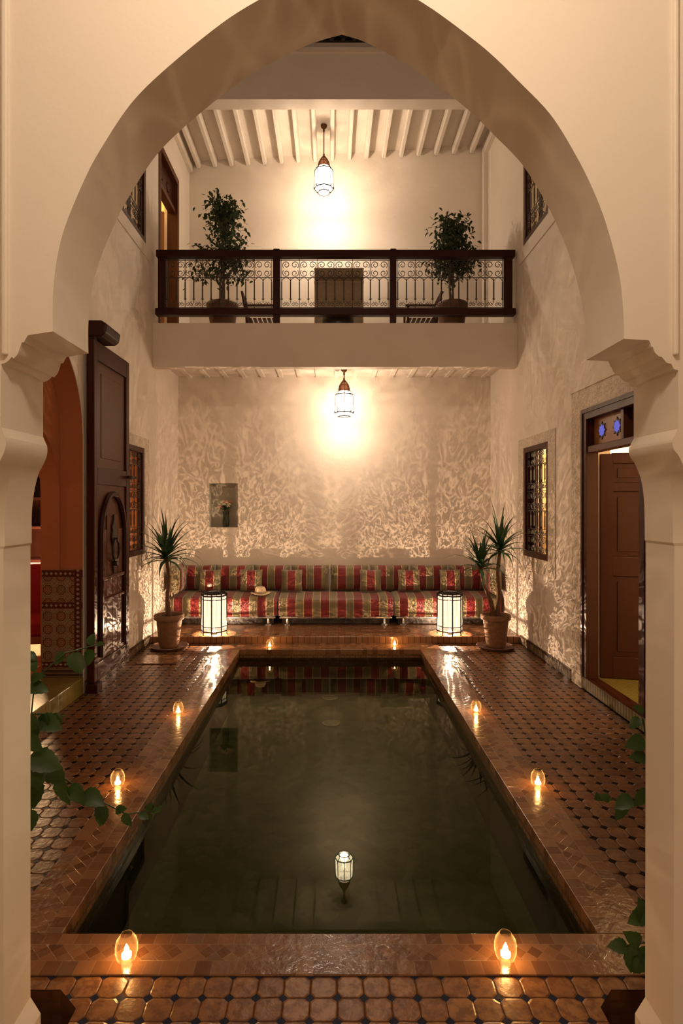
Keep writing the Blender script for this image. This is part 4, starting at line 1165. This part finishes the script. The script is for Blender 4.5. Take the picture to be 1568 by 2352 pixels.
rt_ = empty('round_side_table', (bp(776, 7.75), 7.75, ZS1), 'low round black table in front of the wicker armchair on the balcony', 'table')
MB().lathe([(.20,.03),(.215,.10),(.22,.185),(.21,.20)], 30).build('drum', 'black_lacquer', rt_, smooth=40)
for i in range(3):
    a = 2*PI*i/3+.4; MB().tube([(.15*math.cos(a),.15*math.sin(a),0),(.14*math.cos(a),.14*math.sin(a),.05)], .012, 6).build('foot', 'iron', rt_)

# ------------------------------------------------------------------ left room furniture glimpsed through the arch
cb = empty('display_cabinet', (-3.95, 7.25, .062), 'dark wooden shelf cabinet standing in the orange side room', 'cabinet')
c = MB().box(-.9,.9,.22,.26,0,2.0)
c.box(-.9,-.86,-.22,.22,0,2.0); c.box(.86,.9,-.22,.22,0,2.0); c.build('carcass', 'wood_dark', cb)
for z in (.02,.5,.95,1.35,1.7,1.98): MB().box(-.86,.86,-.20,.22,z,z+.03).build('shelf', 'wood_dark', cb)
ac = empty('red_armchair', (-3.15, 6.2, .062), 'crimson upholstered armchair with wooden arms seen through the left archway', 'chair', rot=.2)
MB().box(-.30,.30,-.30,.28,.30,.46).build('seat', 'red_cloth', ac, bevel=.03)
MB().box(-.30,.30,.22,.34,.42,1.0).build('backrest', 'red_cloth', ac, bevel=.03)
for sx in (-1, 1):
    MB().box(sx*.33-.03, sx*.33+.03, -.34,.32,.62,.66).build('armrest', 'wood_light', ac, bevel=.01)
    for y_ in (-.31, .30): MB().box(sx*.33-.022, sx*.33+.022, y_-.022, y_+.022, 0, .62).build('leg', 'wood_light', ac, bevel=.004)
MB().box(-.31,.31,-.33,-.30,.24,.30).build('apron', 'wood_light', ac)
# curtain behind the lower right window
cu = MB(); n_ = 40
for i in range(n_+1):
    x = XR+.10+1.3*i/n_; y = 7.36+.02*math.sin(i*1.1); cu.v += [(x,y,1.13),(x,y,2.34)]
for i in range(n_): cu.f.append((2*i,2*i+2,2*i+3,2*i+1))
co = cu.build('curtain', 'curtain', smooth=60, label='beige curtain hanging inside the lower right window', category='curtain'); md = co.modifiers.new('s','SOLIDIFY'); md.thickness = .004

# ------------------------------------------------------------------ climbing plants beside the pillars
def at(px, py, y): return ((px-VX)*y/F, y, H+(VY-py)*y/F)
def lobed(mb, base, d, up, ln):
    """ovate leaf with a toothed edge"""
    d = Vector(d).normalized(); s = d.cross(Vector(up)).normalized(); nn = s.cross(d).normalized(); base = Vector(base)
    prof = [(0,0),(.06,.22),(.18,.36),(.22,.33),(.34,.42),(.40,.37),(.55,.36),(.62,.29),(.76,.24),(.84,.14),(1,0)]
    b = len(mb.v)
    for (t, w_) in prof:
        c_ = base+d*ln*t-nn*ln*.22*t*t
        mb.v += [tuple(c_-s*w_*ln*.9+nn*w_*ln*.22), tuple(c_), tuple(c_+s*w_*ln*.9+nn*w_*ln*.22)]
    for i in range(len(prof)-1):
        q = b+i*3; mb.f += [(q,q+1,q+4,q+3),(q+1,q+2,q+5,q+4)]
def vine(root, stems, leaves, label):
    e = empty('climbing_plant', root, label, 'plant'); r0 = Vector(root)
    st = MB()
    for s_ in stems: st.tube([Vector(p)-r0 for p in s_], .0028, 5)
    st.build('stem', 'vine', e, smooth=60)
    fo = MB()
    for (p, d, ln) in leaves: lobed(fo, Vector(p)-r0, d, (random.uniform(-.5,.5), -.8, .6), ln*.86)
    fo.build('foliage', 'vine', e, smooth=60)
random.seed(11)
rootL = (-1.15, 1.97, -.12)
def LF(px, py, y, ang, pxlen):      # leaf whose base is at px,py and points at ang (degrees, 0 = right, -90 = down)
    a = math.radians(ang); return (at(px, py, y), (math.cos(a), random.uniform(-.35,.05), math.sin(a)), pxlen*y/F)
stL = [[rootL, at(40,1900,2.0), at(66,1700,2.05), at(80,1560,2.1), at(150,1500,2.15), at(225,1480,2.2)],
       [rootL, at(50,1950,2.0), at(90,1780,2.08), at(150,1790,2.12), at(210,1830,2.16), at(290,1870,2.2), at(360,1862,2.25)],
       [rootL, at(30,1960,1.98), at(40,1700,2.02), at(60,1500,2.02)],
       [at(70,1640,2.05), at(120,1640,2.1), at(150,1645,2.12)]]
lvL = [LF(165,1500,2.15,-60,62), LF(150,1500,2.15,-140,44), LF(205,1482,2.2,70,34), LF(212,1492,2.2,-110,46), LF(222,1480,2.2,10,22),
       LF(62,1500,2.02,-30,34), LF(70,1515,2.02,-60,38), LF(66,1575,2.05,-10,56), LF(70,1560,2.05,20,40),
       LF(66,1640,2.05,-75,70), LF(100,1640,2.08,-80,48), LF(90,1650,2.08,-20,70), LF(62,1690,2.05,-40,60), LF(120,1640,2.1,-50,40),
       LF(70,1735,2.05,-20,90), LF(78,1745,2.05,-70,80), LF(100,1755,2.08,-45,78), LF(66,1790,2.04,-80,90), LF(66,1860,2.03,-80,60),
       LF(140,1785,2.12,-80,82), LF(165,1800,2.12,-55,64), LF(190,1822,2.15,-15,70), LF(240,1848,2.18,-105,62), LF(230,1850,2.18,-70,50),
       LF(265,1862,2.2,20,34), LF(285,1868,2.2,-60,40), LF(320,1868,2.22,-20,30), LF(338,1862,2.25,60,26), LF(350,1862,2.25,10,24), LF(345,1866,2.25,-80,24), LF(362,1858,2.25,40,16)]
vine(rootL, stL, lvL, 'leafy climbing plant growing beside the left pillar')
rootR = (1.16, 1.98, -.12)
stR = [[rootR, at(1500,1950,2.0), at(1495,1760,2.03), at(1475,1650,2.06)],
       [rootR, at(1500,1980,2.0), at(1480,1830,2.05), at(1430,1835,2.1), at(1370,1838,2.14)],
       [rootR, at(1500,2160,1.97), at(1478,2165,1.98), at(1440,2172,1.99), at(1400,2175,2.0)]]
lvR = [LF(1478,1635,2.05,150,30), LF(1470,1650,2.05,220,40), LF(1480,1700,2.05,190,60), LF(1484,1740,2.04,170,50),
       LF(1450,1832,2.08,200,56), LF(1430,1835,2.1,250,60), LF(1400,1838,2.12,150,30), LF(1372,1838,2.14,100,24), LF(1484,1810,2.05,240,60),
       LF(1480,2120,1.98,100,70), LF(1470,2168,1.98,140,60), LF(1440,2172,1.99,180,52), LF(1455,2172,1.99,255,68), LF(1484,2172,1.98,265,66), LF(1484,2095,1.98,200,60), LF(1478,2200,1.97,230,50)]
vine(rootR, stR, lvR, 'leafy climbing plant growing beside the right pillar')

# ------------------------------------------------------------------ lights of the place, plus an added fill
WARM = (1, .68, .44)
light('gallery_lamp', (.05, .55, 3.45), 31, (1,.77,.56), .10)
light('gallery_low_fill', (-.1, -1.3, 1.0), 20, (1,.60,.30), .10)  # unseen fill added to brighten the arch soffit and pillar reveals
light('upper_gallery_lamp', (.1, 1.0, 4.9), 105, WARM, .15)
light('right_room_lamp', (3.7, 5.9, 2.5), 200, (1,.75,.45), .1)
light('left_room_lamp', (-4.2, 4.9, 2.2), 12, (1,.62,.30), .1)
light('left_room_floor_lamp', (-3.4, 6.7, 1.2), 45, (1,.62,.30), .08)
light('upper_right_lamp', (3.8, 6.6, 6.2), 10, WARM, .1)
light('upper_left_lamp', (-3.8, 6.5, 6.2), 14, WARM, .1)
light('bedroom_lamp', (-3.6, 8.3, 6.3), 40, (1,.72,.35), .1)

w = bpy.data.worlds.new('night'); scene.world = w; w.use_nodes = True
bg = w.node_tree.nodes['Background']; bg.inputs[0].default_value = (.020,.012,.010,1); bg.inputs[1].default_value = .35

# ------------------------------------------------------------------ camera
cam = bpy.data.cameras.new('camera'); co = bpy.data.objects.new('camera', cam); COL.objects.link(co)
co.location = (0, 0, H); co.rotation_euler = (PI/2, 0, 0)
cam.sensor_fit = 'HORIZONTAL'; cam.sensor_width = 36; cam.lens = 36*F/1568
cam.shift_x = (784-VX)/1568; cam.shift_y = (VY-1176)/1568
cam.clip_start = .02; cam.clip_end = 100
scene.camera = co
scene.view_settings.view_transform = 'Standard'; scene.view_settings.look = 'None'
scene.view_settings.exposure = 0.85; scene.view_settings.gamma = 1; scene.view_settings.use_curve_mapping = False
scene.cycles.max_bounces = 8; scene.cycles.transparent_max_bounces = 16
scene.cycles.sample_clamp_indirect = 4
scene.cycles.use_denoising = True
